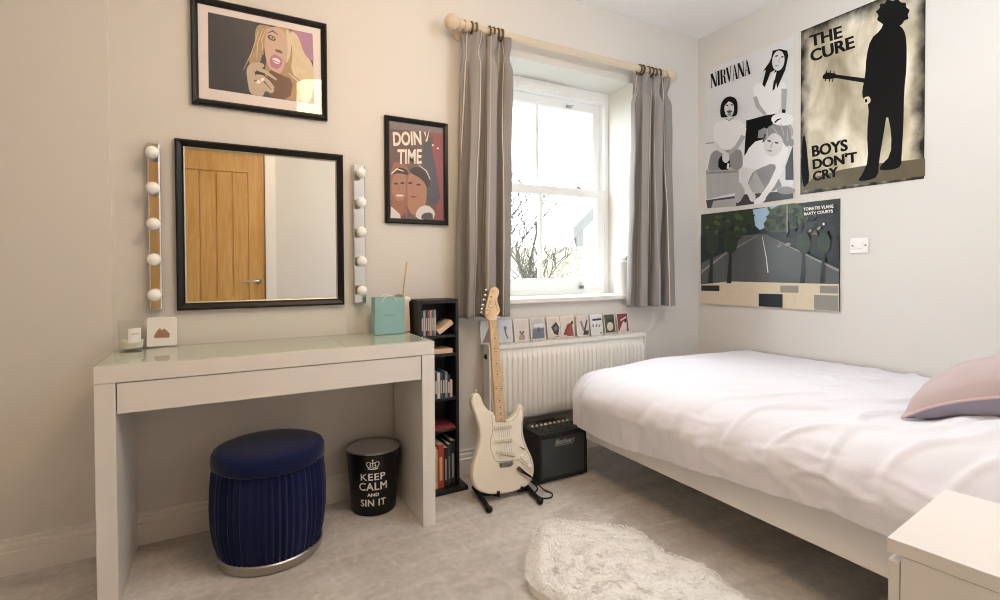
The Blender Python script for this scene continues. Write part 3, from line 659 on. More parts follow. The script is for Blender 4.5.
A.poly([(612, 70), (655, 75), (675, 92), (684, 125), (684, 215), (676, 285), (674, 400), (668, 488), (667, 525), (640, 536), (598, 538), (600, 524), (634, 490), (636, 420), (622, 355), (612, 420), (597, 505), (594, 558), (560, 570), (528, 572), (545, 548), (563, 505), (558, 420), (566, 330), (545, 312), (543, 285), (553, 240), (556, 180), (570, 122), (602, 95)], 1, 1)
A.stroke([(455, 240), (556, 255)], [11, 15], 1); A.poly([(418, 240), (430, 228), (460, 232), (462, 246), (440, 250), (420, 249)], 1)
A.stroke([(432, 222), (427, 256)], 3, 1); A.stroke([(444, 222), (440, 258)], 3, 1); A.stroke([(455, 224), (450, 258)], 3, 1)
A.poly([(548, 308), (566, 303), (572, 318), (562, 330), (549, 326)], 2, 1); A.ell(556, 318, 4, 6, 1)
for s, ll, lr, ul in (('THE', (380, 149), (480, 119), (377, 113)), ('CURE', (382, 197), (519, 152), (378, 160)), ('BOYS', (386, 496), (497, 476), (384, 461)), ("DON'T", (388, 535), (527, 512), (386, 503)), ('CRY', (389, 573), (468, 557), (387, 543))):
    A.text(s, ll, lr, ul, 1, .022)
    A.text(s, (ll[0]+2.5, ll[1]-.8), (lr[0]+2.5, lr[1]-.8), (ul[0]+2.5, ul[1]-.8), 1, .022)
cattr(obj('guitarist_poster', b, pm, smooth=0), "sepia THE CURE poster with a dark silhouetted guitarist", 'poster')
# tree lined street print
b = MB(); sheet(b, -.024, -.938, .856, 1.472, PX)
pm = [mat('ps_night', '1f262c', .35, var=.4, scale=14), mat('ps_green', '47583a', .35, var=.5, scale=35), mat('ps_green2', '2c3a2a', .35, var=.5, scale=30), mat('ps_sky', '9dbdd6', .35, var=.06), mat('ps_road', '55585a', .35, var=.12, scale=25), mat('ps_cream', 'd5c8b0', .35, var=.08), mat('ps_kerb', '8d8a84', .35, var=.1), mat('ps_white', 'ecebe6', .35), mat('ps_brown', '6d5a4a', .35, var=.35, scale=40)]
A = Art(b, 'X', PX, crop(690, 170, 3.752))
A.poly([(220, 152), (330, 132), (318, 200), (262, 225), (235, 200)], 3)
A.poly([(43, 175), (130, 160), (235, 148), (245, 205), (225, 235), (150, 255), (43, 262)], 2); A.poly([(310, 135), (420, 120), (430, 200), (370, 235), (275, 232), (285, 185)], 1, 1)
for i in range(46):
    r_ = random.Random(i); A.ell(r_.uniform(60, 238), r_.uniform(170, 235), r_.uniform(6, 15), r_.uniform(5, 11), r_.choice((1, 2, 0, 2)), r_.uniform(0, 3))
for i in range(40):
    r_ = random.Random(100+i); x = r_.uniform(290, 470); A.ell(x, r_.uniform(140, 230)-(x-290)*.05, r_.uniform(6, 15), r_.uniform(5, 11), r_.choice((1, 1, 2, 0)), r_.uniform(0, 3))
A.poly([(43, 262), (262, 240), (285, 240), (330, 262), (562, 370), (562, 532), (43, 500)], 4)
A.poly([(43, 250), (200, 250), (130, 310), (43, 350)], 0); A.poly([(320, 250), (562, 260), (562, 345), (340, 268)], 0)
for i in range(24):
    r_ = random.Random(300+i); A.ell(r_.uniform(330, 555), r_.uniform(215, 285), r_.uniform(4, 14), r_.uniform(3, 9), r_.choice((8, 0, 2, 8, 6)), r_.uniform(0, 3))
A.stroke([(330, 265), (562, 378)], [2, 9], 6); A.stroke([(43, 385), (130, 318), (255, 248)], [9, 6, 2], 6); A.stroke([(275, 250), (290, 330), (296, 385)], [1.5, 3, 4], 7)
A.stroke([(368, 130), (368, 235)], 5, 6); A.ell(505, 203, 4, 5, 7)
A.poly([(43, 430), (150, 418), (562, 428), (562, 532), (43, 500)], 5)
r_ = random.Random(5)
for row, (f0, f1) in enumerate(((.0, .36), (.36, 1))):
    xs = [43+519*k/(7-row*2) for k in range(8-row*2)]
    for k in range(len(xs)-1):
        cxa = xs[k]+(8 if k else 0)*row; cxb = xs[k+1]
        y0 = lambda x, f: (430+(70+(x-43)*.062)*f)
        c_ = r_.choice((None, 4, None, 4, 0, None, 6))
        if c_ is not None: A.poly([(cxa+3, y0(cxa, f0+.04)), (cxb-3, y0(cxb, f0+.04)), (cxb-3, y0(cxb, f1-.03)), (cxa+3, y0(cxa, f1-.03))], c_)
for (x, h) in ((80, 96), (150, 90), (425, 100), (500, 112)): A.stroke([(x+6, 300), (x+4, 350), (x, 425)], [8, 11, 18], 0); A.ell(x+6, 275, 26, 40, 2)
A.text('TOMATES VLANE', (430, 154), (543, 142), (429, 142), 7, .03); A.text('BAATY COURTS', (433, 171), (541, 160), (432, 160), 7, .03)
cattr(obj('street_poster', b, pm, smooth=0), 'wide colour poster of a tree lined road hung below the two tall posters', 'poster')
# wall plate
t = thing('wall_switch', (XR, -1.035, 1.172), 'white rectangular wall plate with central switch right of the street poster', 'switch')
obj('plate', MB().box(XR-.01, XR-.0005, -1.078, -.992, 1.172, 1.252), M_white, t, bevel=.003, smooth=0)
obj('rocker', MB().box(XR-.0135, XR-.01, -1.052, -1.018, 1.195, 1.228), M_white, t, bevel=.002, smooth=0)
for y in (-1.004, -1.066): obj('screw', MB().lathe((XR-.0102, y, 1.212), [(.001, 0), (.0042, 0), (.0042, -.0012), (.001, -.0012)], 12, axis=(1, 0, 0)), mat('screw_dark', '5a5a5a', .4, metal=.8), t)

# ------------------------------------------------------------------ curtains + pole
PYY, PZ = -.10, 2.343
t = thing('curtain_pole', (2.52, PYY, PZ), 'cream wooden curtain pole with ball finials above the window', 'curtain pole')
obj('rod', MB().tube([(1.80, PYY, PZ), (3.25, PYY, PZ)], .0195, 20), M_polewood, t)
for s, x in ((-1, 1.80), (1, 3.25)):
    b = MB(); b.lathe((x, PYY, PZ), [(.001, -.01), (.026, -.01), (.026, .006), (.02, .01), (.02, .016), (.001, .016)], 24, axis=(s, 0, 0)); b.ball((x+s*.045, PYY, PZ), .04, 0, 24, 14)
    obj('finial', b, M_polewood, t)
for x in (1.835, 3.215):
    b = MB(); b.lathe((x, 0, PZ-.01), [(.001, -.001), (.034, -.001), (.034, -.012), (.022, -.02), (.016, -.03), (.016, -.078), (.001, -.08)], 20, axis=(0, 1, 0))
    b.lathe((x, PYY, PZ), [(.024, -.012), (.027, -.012), (.027, .012), (.024, .012)], 20, axis=(1, 0, 0), close=True); obj('bracket', b, M_polewood, t)
def curtain_mat():
    m = bpy.data.materials.new('striped_curtain_cloth'); m.use_nodes = True; nt = m.node_tree; b = nt.nodes['Principled BSDF']; N = nt.nodes.new; L = nt.links.new
    tc = N('ShaderNodeTexCoord'); sp = N('ShaderNodeSeparateXYZ'); L(tc.outputs['UV'], sp.inputs[0])
    fr = N('ShaderNodeMath'); fr.operation = 'FRACT'; L(sp.outputs[0], fr.inputs[0])
    r = N('ShaderNodeValToRGB'); r.color_ramp.interpolation = 'CONSTANT'; e = r.color_ramp.elements
    stops = [(0, '9c9895'), (.40, '938e8b'), (.455, '6f665f'), (.475, 'd9cfbf'), (.525, '6f665f'), (.545, '938f8c'), (.90, 'b9b3ac'), (.94, '9c9895')]
    e[0].position = 0; e[0].color = lin(stops[0][1]); e[1].position = stops[1][0]; e[1].color = lin(stops[1][1])
    for p, c in stops[2:]:
        q = e.new(p); q.color = lin(c)
    L(fr.outputs[0], r.inputs[0]); L(r.outputs[0], b.inputs['Base Color']); b.inputs['Roughness'].default_value = .65; b.inputs['Sheen Weight'].default_value = .2; b.inputs['Specular IOR Level'].default_value = .3
    nz = N('ShaderNodeTexNoise'); nz.inputs['Scale'].default_value = 9; mp = N('ShaderNodeMapping'); mp.inputs['Scale'].default_value = (1, 1, .4); L(tc.outputs['Object'], mp.inputs['Vector']); L(mp.outputs[0], nz.inputs['Vector'])
    bp = N('ShaderNodeBump'); bp.inputs['Strength'].default_value = .25; bp.inputs['Distance'].default_value = .02; L(nz.outputs['Fac'], bp.inputs['Height']); L(bp.outputs[0], b.inputs['Normal'])
    tr = N('ShaderNodeBsdfTranslucent'); L(r.outputs[0], tr.inputs['Color']); ms = N('ShaderNodeMixShader'); ms.inputs[0].default_value = .15
    L(b.outputs[0], ms.inputs[1]); L(tr.outputs[0], ms.inputs[2]); L(ms.outputs[0], nt.nodes['Material Output'].inputs[0])
    return m
M_curt = curtain_mat()
def curtain(name, xt, xb, zb, folds, ringx, seed, label, reps):
    t = thing('curtain', ((xt[0]+xt[1])/2, PYY, zb), label, 'curtain', 'striped curtains at the window')
    rnd = random.Random(seed); ph = [rnd.uniform(-.9, .9) for _ in range(folds+2)]; am = [rnd.uniform(.75, 1.3) for _ in range(folds+2)]
    zt = 2.322
    def fn(u, v):
        z = zb+(zt-zb)*v; k = 1-v
        e = v**3
        x0 = xb[0]+(xt[0]-xb[0])*v; x1 = xb[1]+(xt[1]-xb[1])*v
        wv = u*folds; i = int(min(wv, folds-1e-6)); f = wv-i
        a = am[i]*(1-f)+am[i+1]*f
        p = 2*PI*(wv+ (.13*ph[i]*(1-f)+.13*ph[i+1]*f)*math.sin(2.2*z+ph[i]))
        A_ = .043*a*(.8+.25*k)
        if v > .88: A_ *= 1-.35*(v-.88)/.12
        # goblet pinch a hand below the heading
        pin = math.exp(-((v-.93)/.03)**2)
        y = PYY+.006+A_*math.sin(p)*(1-.55*pin)+.012*math.sin(4*PI*wv+3*z)*(.4+.6*v)*(1-pin)
        x = x0+(x1-x0)*u-.0165*a*math.sin(2*p+.25*ph[i])*(.75+.25*k)*(1-.6*pin)+.006*noise.noise(Vector((u*6, z*2.5, seed)))
        y += .01*noise.noise(Vector((u*9+5, z*3, seed)))
        return (x, max(-.152, min(y, -.022)), z)
    b = MB(); b.grid(150, 60, fn, 0, lambda u, v: (u*reps+.1, v)); obj('cloth', b, M_curt, t, smooth=70, solid=.003)
    for x in ringx:
        pts = [(x+.002*math.cos(a), PYY+.027*math.cos(a), PZ-.004+.027*math.sin(a)) for a in [2*PI*k/20 for k in range(21)]]
        obj('ring', MB().tube(pts, .0055, 8, caps=False), mat('brass_ring', '6e5c42', .35, metal=.8), t)
curtain('L', (1.825, 2.09), (1.768, 2.075), .845, 3, (1.862, 1.888, 1.965, 1.99, 2.015, 2.04), 3, 'grey striped curtain with beige stripes at the left of the window', 5)
curtain('R', (3.01, 3.26), (2.95, 3.305), .855, 3, (3.02, 3.045, 3.09, 3.12, 3.15, 3.185), 11, 'grey striped curtain hanging at the right of the window by the corner', 5)

# canister on the sill
t = thing('canister', (3.03, .075, WZ0+.02), 'tall white canister with a slanted lid on the window sill', 'canister')
zc = WZ0+.0205
obj('body', MB().lathe((3.03, .075, zc), [(.001, 0), (.044, 0), (.046, .004), (.043, .2), (.001, .2)], 28), M_white, t)
obj('lid', MB().lathe((3.03, .075, zc+.2), [(.001, 0), (.0445, 0), (.044, .012), (.02, .026), (.001, .03)], 28).obox((3.04, .07, zc+.238), Vector((.9, 0, .43)).normalized(), Vector((0, 1, 0)), Vector((-.43, 0, .9)).normalized(), .028, .018, .004), M_white, t)

# ------------------------------------------------------------------ radiator + postcards
RX0, RX1, RZ0, RZ1, RY = 1.954, 3.07, .275, .69, -.095
M_rad = mat('radiator_enamel', 'e9e7e2', .35, var=.01)
t = thing('radiator', ((RX0+RX1)/2, RY/2, RZ0), 'white ribbed panel radiator under the window', 'radiator')
nf = 34
def panel(y, sg):
    def fn(u, v):
        x = RX0+.012+(RX1-RX0-.024)*u; z = RZ0+(RZ1-.012-RZ0)*v
        ph = (u*nf) % 1; ch = 1 if .2 < ph < .8 else (max(0, (ph-.08)/.12) if ph <= .2 else max(0, (.92-ph)/.12)); ch = max(0, min(1, ch))
        ev = max(0, min(1, min((v-.05)/.05, (.9-v)/.05)))
        return (x, y+sg*(.012*ch*ev), z)
    return MB().grid(nf*10, 24, fn)
obj('front_panel', panel(RY, -1), M_rad, t, smooth=50, solid=.0015)
obj('rear_panel', MB().box(RX0+.012, RX1-.012, -.045, -.04, RZ0, RZ1-.012), M_rad, t, smooth=0)
b = MB(); b.box(RX0, RX1, RY-.012, RY-.006, RZ1-.02, RZ1)
for k in range(38): x = RX0+.01+(RX1-RX0-.02)*k/37; b.box(x-.006, x+.006, RY-.006, -.036, RZ1-.004, RZ1)
b.box(RX0, RX1, -.042, -.036, RZ1-.02, RZ1); b.box(RX0, RX1, RY-.006, -.036, RZ1-.012, RZ1-.010)
obj('top_grille', b, M_rad, t, smooth=0)
for x in (RX0, RX1-.01): obj('end_cap', MB().box(x, x+.01, RY-.01, -.036, RZ0+.01, RZ1), M_rad, t, bevel=.003, smooth=0)
obj('bleed_plug', MB().lathe((RX0, RY+.028, RZ1-.06), [(.001, -.004), (.013, -.004), (.015, .0), (.001, 0)], 16, axis=(1, 0, 0)).lathe((RX0-.004, RY+.028, RZ1-.06), [(.001, -.006), (.006, -.006), (.006, 0)], 10, axis=(1, 0, 0)), M_black, t)
for x in (RX0+.2, RX1-.2): obj('wall_bracket', MB().box(x, x+.03, -.04, -.001, RZ0+.05, RZ1-.05), M_rad, t, smooth=0)
obj('pipe', MB().tube([(RX0-.03, -.06, .0), (RX0-.03, -.06, .30), (RX0-.028, -.06, .31), (RX0+.01, -.06, .312)], .0075, 10), M_trimw, t)
obj('valve', MB().lathe((RX0-.03, -.06, .30), [(.001, -.02), (.013, -.02), (.013, .02), (.017, .025), (.017, .07), (.012, .075), (.001, .075)], 16), M_white, t)

CP = [mat('pcard_white', 'e4e1dc', .5, var=.01)]
cols = {'grey': 'b9b8bb', 'slate': '6a7180', 'ink': '33343b', 'red': '8c4a47', 'pink': 'd0c7c6', 'blue': '8fa3b8', 'green': '4b5240', 'tan': 'a8967f', 'sand': 'cfc7bc', 'wine': '7d3038', 'pale': 'd5d8de', 'mauve': '8d7880'}
CM = {k: mat('pcard_'+k, v, .5, var=.12, scale=60) for k, v in cols.items()}; ck = list(cols)
cards = [((58, 240), (150, 235), (165, 368), (62, 376), 'pale', [('p', [(70, 375), (105, 260), (128, 290), (120, 366)], 'mauve')], 'a dark triangular shape'),
 ((155, 238), (234, 232), (236, 364), (160, 370), 'pale', [('s', [(190, 262), (203, 310), (210, 325)], 6, 'ink'), ('e', 195, 268, 8, 12, 'slate'), ('p', [(185, 365), (195, 340), (215, 362)], 'ink')], 'a thin dark shape on blue'),
 ((246, 236), (326, 232), (328, 358), (250, 364), 'pink', [('e', 290, 325, 17, 28, 'tan'), ('s', [(276, 285), (288, 300), (300, 285)], 9, 'ink'), ('p', [(262, 356), (272, 335), (270, 358)], 'ink')], 'a small figure on pale pink'),
 ((338, 232), (416, 228), (418, 352), (342, 358), 'grey', [('p', [(350, 270), (414, 265), (415, 348), (348, 354)], 'slate'), ('p', [(355, 245), (410, 240), (410, 258), (358, 262)], 'pale'), ('s', [(382, 262), (382, 290)], 5, 'ink')], 'a wide dark slate block'),
 ((430, 226), (500, 222), (502, 342), (434, 348), 'sand', [('p', [(450, 262), (478, 232), (500, 262), (490, 308), (468, 300)], 'ink'), ('e', 476, 268, 9, 12, 'slate'), ('p', [(455, 344), (490, 310), (500, 340)], 'mauve')], 'a dark diamond shape'),
 ((506, 222), (578, 218), (580, 336), (510, 342), 'sand', [('p', [(520, 300), (540, 245), (565, 235), (578, 320), (548, 326)], 'red'), ('s', [(525, 305), (548, 250)], 9, 'wine'), ('e', 568, 236, 8, 9, 'ink')], 'a red coat shape'),
 ((594, 216), (660, 212), (662, 328), (597, 334), 'pink', [('s', [(615, 228), (632, 280), (650, 290)], 12, 'mauve'), ('s', [(652, 220), (636, 280)], 10, 'ink'), ('p', [(630, 326), (635, 280), (660, 280), (661, 326)], 'ink')], 'dark branching lines'),
 ((670, 212), (735, 208), (737, 320), (673, 326), 'pale', [('s', [(680, 222), (732, 217)], 11, 'ink'), ('s', [(684, 262), (684, 246)], 8, 'mauve'), ('s', [(700, 262), (706, 244)], 8, 'mauve'), ('s', [(716, 262), (722, 246)], 8, 'mauve'), ('e', 728, 302, 6, 14, 'ink')], 'dark marks across a pale top'),
 ((748, 206), (806, 202), (808, 312), (750, 318), 'green', [('e', 778, 258, 17, 24, 'sand'), ('p', [(755, 222), (800, 214), (804, 240), (770, 230)], 'ink'), ('p', [(752, 314), (760, 290), (806, 285), (807, 310)], 'green')], 'a pale face on dark green'),
 ((818, 200), (880, 196), (882, 304), (822, 310), 'wine', [('p', [(828, 290), (848, 235), (868, 215), (872, 290), (850, 300)], 'pink'), ('s', [(835, 225), (868, 205)], 8, 'pink'), ('e', 862, 225, 7, 12, 'ink')], 'pale shapes on wine red')]
where = ['leftmost, behind the guitar neck', 'just right of the guitar neck'] + [None]*8
for i, (a_, b_, c_, d_, base_, sh, desc) in enumerate(cards):
    b = MB(); T = crop(470, 280, 5.555); A = Art(b, 'Y', -.003, T)
    n0 = Vector((0, -.1225, .02)).normalized(); t0 = Vector((0, .02, .1225)).normalized(); b0 = Vector((0, -.032, .6915)); LN = .124
    def onC(x, y): return onP(*T(x, y), b0+n0*.0012, n0)
    P = [onC(*q) for q in (d_, c_, b_, a_)]
    xa = (P[0].x+P[3].x)/2-.002; xb = (P[1].x+P[2].x)/2+.002
    pt = lambda x, h, d=.0012: Vector((x, b0.y, b0.z))+t0*h+n0*d
    b.prism([pt(xa, 0), pt(xb, 0), pt(xb, LN), pt(xa, LN)], -n0*.0012)
    A.off = lambda A=A: (setattr(A, 'k', A.k+1), n0*A.k*.00008)[1]
    o = A.off(); b.add([pt(xa+.005, .006)+o, pt(xb-.005, .006)+o, pt(xb-.005, LN-.005)+o, pt(xa+.005, LN-.005)+o], [(0, 1, 2, 3)], 1+ck.index(base_))
    def clampP(x, y, xa=xa, xb=xb):
        p = onC(x, y); h = (p-b0).dot(t0); return pt(min(max(p.x, xa+.005), xb-.005), min(max(h, .006), LN-.005))
    A.P = clampP
    for q in sh:
        if q[0] == 'p': A.poly(q[1], 1+ck.index(q[2]))
        if q[0] == 's': A.stroke(q[1], q[2], 1+ck.index(q[3]))
        if q[0] == 'e': A.ell(q[1], q[2], q[3], q[4], 1+ck.index(q[5]))
    lab = 'small postcard with '+desc+(', '+where[i] if where[i] else ' in the row along the radiator top')
    cattr(obj('postcard', b, CP+[CM[k] for k in ck], smooth=0), lab, 'postcard', 'postcards leaning in a row along the radiator top')

# ------------------------------------------------------------------ CD tower + its contents
BX0, BX1, BY0, BY1, BH = 1.541, 1.750, -.172, -.022, .95
t = thing('cd_tower', ((BX0+BX1)/2, (BY0+BY1)/2, 0), 'narrow black shelf tower of discs and books right of the dressing table', 'shelf')
obj('base', MB().box(BX0-.015, BX1+.036, BY0-.024, BY1+.002, 0, .024), M_blackwood, t, bevel=.003, smooth=0)
for x in (BX0, BX1-.016): obj('side_panel', MB().box(x, x+.016, BY0, BY1, .024, BH), M_blackwood, t, bevel=.001, smooth=0)
obj('top', MB().box(BX0+.016, BX1-.016, BY0, BY1, BH-.018, BH), M_blackwood, t, bevel=.001, smooth=0)
obj('back_panel', MB().box(BX0+.016, BX1-.016, BY1-.006, BY1, .024, BH-.018), M_blackwood, t, smooth=0)
SZ = (.312, .465, .684, .776)
for z in SZ: obj('shelf', MB().box(BX0+.016, BX1-.016, BY0+.004, BY1-.006, z-.012, z), M_blackwood, t, smooth=0)
def cd(x, z, wd, h, c, lab, depth=.125, name='compact_disc', grp='discs on the black shelf tower', cat='disc case'):
    cm = mat('case_'+c, c, .35, var=.05); b = MB(); b.box(x, x+wd, BY0+.012, BY0+.012+depth, z+.0003, z+.0003+h, 0)
    b.box(x+wd*.2, x+wd*.8, BY0+.0113, BY0+.012, z+h*.2, z+h*.7, 1)
    return cattr(obj(name, b, [cm, mat('spine_print', 'b9b6b0', .5)], bevel=.0005, smooth=0), lab, cat, grp)
ordn = ['leftmost', 'second from the left', 'third from the left', 'fourth from the left', 'fifth from the left', 'sixth from the left', 'seventh from the left', 'eighth from the left', 'ninth from the left', 'tenth from the left']
x = BX0+.019
for i, (c, nm) in enumerate((('20252f', 'dark blue'), ('9fa2a6', 'grey'), ('2a2a2e', 'black'), ('8a4a48', 'brick red'), ('a98b86', 'dusty pink'), ('55595e', 'charcoal'), ('7d8f92', 'grey teal'))):
    cd(x, SZ[3], .0102, .124, c, nm+' disc case on the top shelf of the black tower, '+ordn[i]); x += .0108
x = BX0+.019
for i, (c, nm) in enumerate((('5a4a42', 'brown'), ('2a2c30', 'black'), ('6d6f73', 'grey'), ('23262c', 'black'), ('c6c4c0', 'white'), ('3a3c42', 'charcoal'), ('d2d0cc', 'white'), ('4a5260', 'slate blue'), ('23262c', 'black'), ('7f8a96', 'pale blue'), ('333640', 'charcoal'))):
    cd(x, SZ[1], .0128, .126 if i != 10 else .11, c, nm+' disc case on the middle shelf of the black tower, '+(ordn[i] if i < 10 else 'nearest its right side')); x += .0134
cd(x, SZ[1], .012, .085, 'c8a592', 'short pinkish disc case standing at the right end of the middle tower shelf')
# leaning box, flat boxes
M_kraft = mat('pale_wood_box', 'd9b99b', .5, var=.06)
lx, lz = BX1-.098, SZ[3]; dx = Vector((.83, 0, .557)).normalized(); dz = Vector((-dx.z, 0, dx.x))
lean = MB().obox(Vector((lx, BY0+.07, lz+.0006))+dx*.046+dz*.013, dx, Vector((0, 1, 0)), dz, .045, .06, .0125)
cattr(obj('slanted_case', lean, M_kraft, bevel=.001, smooth=0), 'pale tan case leaning at a slant on the top shelf of the black tower', 'case')
cattr(obj('flat_case', MB().box(BX0+.03, BX1-.028, BY0+.012, BY0+.13, SZ[2]+.0005, SZ[2]+.022), M_kraft, bevel=.001, smooth=0), 'pale tan case lying flat on the second shelf of the black tower', 'case')
b = MB(); b.box(BX0+.02, BX1-.022, BY0+.002, BY0+.135, SZ[0]+.0005, SZ[0]+.012, 0); b.box(BX0+.07, BX1-.06, BY0+.04, BY0+.10, SZ[0]+.012, SZ[0]+.0123, 1)
cattr(obj('magazine', b, [mat('mag_red', '8c2c31', .3, var=.15, scale=50), mat('mag_pale', 'd0bfb6', .4)], smooth=0), 'red booklet lying flat on the fourth shelf of the black tower', 'booklet')
b = MB(); b.box(BX0+.025, BX1-.03, BY0+.008, BY0+.132, SZ[0]+.0125, SZ[0]+.021); cattr(obj('magazine', b, mat('mag_wine', '6b2530', .35), smooth=0), 'darker red case stacked on the red booklet in the black tower', 'booklet')
x = BX0+.064
for (wd, h, c, nm) in ((.024, .205, 'd8c79e', 'cream paperback'), (.006, .19, 'c9b48a', 'thin beige paperback'), (.030, .215, 'b0432e', 'orange red paperback'), (.020, .195, '24242a', 'black paperback'), (.014, .21, '3b3b42', 'charcoal paperback'), (.022, .225, '1b1b20', 'tall black paperback')):
    b = MB(); b.box(x, x+wd, BY0+.004, BY0+.13, .0245, .0245+h, 0); b.box(x+wd*.25, x+wd*.75, BY0+.0034, BY0+.004, .0245+h*.18, .0245+h*.72, 2)
    b.box(x+.0015, x+wd-.0015, BY0+.006, BY0+.131, .0245+h, .0245+h+.0004, 1)
    cattr(obj('paperback', b, [mat('cover_'+c, c, .45, var=.08), mat('paper_edge', 'd9d0bd', .8), mat('spine_'+c, {'d8c79e': '6b5a38', 'b0432e': 'e0b080'}.get(c, '8f8f92'), .5)], bevel=.0008, smooth=0), nm+' standing on the bottom shelf of the black tower', 'book', 'books on the bottom shelf of the tower')
    x += wd+.0012

# ------------------------------------------------------------------ things on the dressing table
cx, cy = .415, -.085; z = TH+.0003
t = thing('candle', (cx, cy, z), 'glass jar candle with a white label on the left of the dressing table', 'candle')
obj('jar', MB().lathe((cx, cy, z), [(.001, 0), (.036, 0), (.04, .004), (.043, .115), (.0405, .115), (.0375, .008), (.001, .008)], 32), mat_glass('jar_glass', (.985, .99, .98)), t, label='clear glass jar')
obj('wax', MB().lathe((cx, cy, z+.0085), [(.001, 0), (.037, 0), (.0385, .03), (.001, .028)], 32), mat('candle_wax', 'dfe0cf', .5), t)
obj('wick', MB().tube([(cx, cy, z+.036), (cx+.001, cy, z+.05)], .0012, 6), M_black, t)
va = math.atan2(CAM.y-cy, CAM.x-cx)+.28; b = MB(); b.grid(8, 1, lambda u, v: (cx+.0432*math.cos(va+(u-.5)*1.0), cy+.0432*math.sin(va+(u-.5)*1.0), z+.03+v*.055)); obj('label', b, M_white, t, label='white paper label')
b = MB(); b.grid(6, 1, lambda u, v: (cx+.0436*math.cos(va+(u-.5)*.5), cy+.0436*math.sin(va+(u-.5)*.5), z+.062+v*.003)); obj('label_print', b, mat('label_ink', '9a9890', .6), t)
t = thing('plaque', (.512, -.05, z), 'small white rounded plaque with a brown mound motif beside the candle', 'ornament')
th_ = .10; ux = Vector((1, 0, 0)); uz = Vector((0, math.sin(th_), math.cos(th_))); un = Vector((0, -math.cos(th_), math.sin(th_))); o0 = Vector((.510, -.062, z+.001))
rr = []
for (sx_, sz_, a0) in ((-1, 1, PI/2), (-1, -1, PI), (1, -1, 1.5*PI), (1, 1, 0)):
    for k in range(5):
        a = a0+PI/2*k/4; rr.append(o0+ux*(sx_*.041+.010*math.cos(a))+uz*(.0585+sz_*.0475+.010*math.sin(a)))
obj('slab', MB().prism(rr, -un*.016), M_white, t, bevel=.003, smooth=30)
obj('motif', MB().prism([o0+un*.0002+ux*q[0]+uz*q[1] for q in [(-.026, .036), (.026, .034), (.027, .05), (.018, .062), (.008, .072), (.002, .064), (-.006, .074), (-.018, .058), (-.024, .046)]], un*.0006), mat('copper_brown', 'a07a66', .5, var=.25, scale=60), t, smooth=0)
# blue gift bag
M_aqua = mat('aqua_paper', '8ab4b4', .5, var=.02); gx0, gx1, gy0, gy1, gz1 = 1.343, 1.486, -.135, -.075, z+.172
t = thing('gift_bag', ((gx0+gx1)/2, (gy0+gy1)/2, z), 'pale turquoise gift bag with white cord handles on the dressing table', 'gift bag')
b = MB()
for (p, q) in (((gx0, gy0), (gx1, gy0)), ((gx1, gy1), (gx0, gy1))): b.add([(p[0], p[1], z), (q[0], q[1], z), (q[0], q[1], gz1), (p[0], p[1], gz1)], [(0, 1, 2, 3)])
my = (gy0+gy1)/2
for x, s in ((gx0, 1), (gx1, -1)):
    b.add([(x, gy0, z), (x, gy1, z), (x, gy1, gz1), (x, gy0, gz1), (x+s*.004, my, z+.03), (x+s*.016, my, gz1)], [(0, 4, 5, 3), (4, 1, 2, 5), (0, 1, 4)])
b.add([(gx0, gy0, z+.001), (gx1, gy0, z+.001), (gx1, gy1, z+.001), (gx0, gy1, z+.001)], [(0, 1, 2, 3)])
obj('bag', b, M_aqua, t, smooth=0, solid=.0008)
for y in (gy0-.001, gy1+.001):
    obj('handle', MB().tube([(1.378+(1.448-1.378)*k/10, y-.004*math.sin(PI*k/10)*(1 if y < my else -1), gz1-.022+.032*math.sin(PI*k/10)**.6) for k in range(11)], .0021, 8), M_white, t)
b = MB(); vs, fs, _ = text_mesh('TIFFANY & CO.'); b.add([(1.388+p*.053, gy0-.0008, z+.084+q*.0075) for p, q in vs], fs); obj('lettering', b, mat('bag_ink', '4a5a5c', .6), t, smooth=0)
# cream bag behind it and the slim taper
t = thing('paper_bag', (1.515, -.05, z), 'plain cream paper bag with tissue, half hidden behind the turquoise bag', 'gift bag')
M_cream = mat('cream_paper', 'e9dcc6', .7, var=.03)
b = MB(); b.prism([(1.488, -.095, z), (1.530, -.085, z), (1.536, -.035, z), (1.492, -.035, z)], (-.006, 0, .155)); obj('bag', b, M_cream, t, smooth=0)
b = MB(); b.grid(24, 12, lambda u, v: (1.45+.07*u+.008*math.sin(v*5), -.030-.035*math.sin(PI*v)*math.sin(PI*u), z+.158+.03*math.sin(PI*v)*math.sin(PI*u)+.006*noise.noise(Vector((u*6, v*6, 1)))))
b.ball((1.515, -.075, z+.156), (.022, .012, .015), 0, 14, 8); obj('tissue', b, mat('tissue_white', 'efe8dc', .7), t, solid=.0006)
cattr(obj('taper', MB().tube([(1.505, -.045, z+.15), (1.508, -.05, z+.19), (1.523, -.06, z+.335)], [.0052, .005, .0042], 10).ball((1.523, -.06, z+.337), .005, 0, 8, 6), mat('taper_cream', 'dcc09c', .5)), 'slim cream stick standing upright out of the tissue', 'stick')

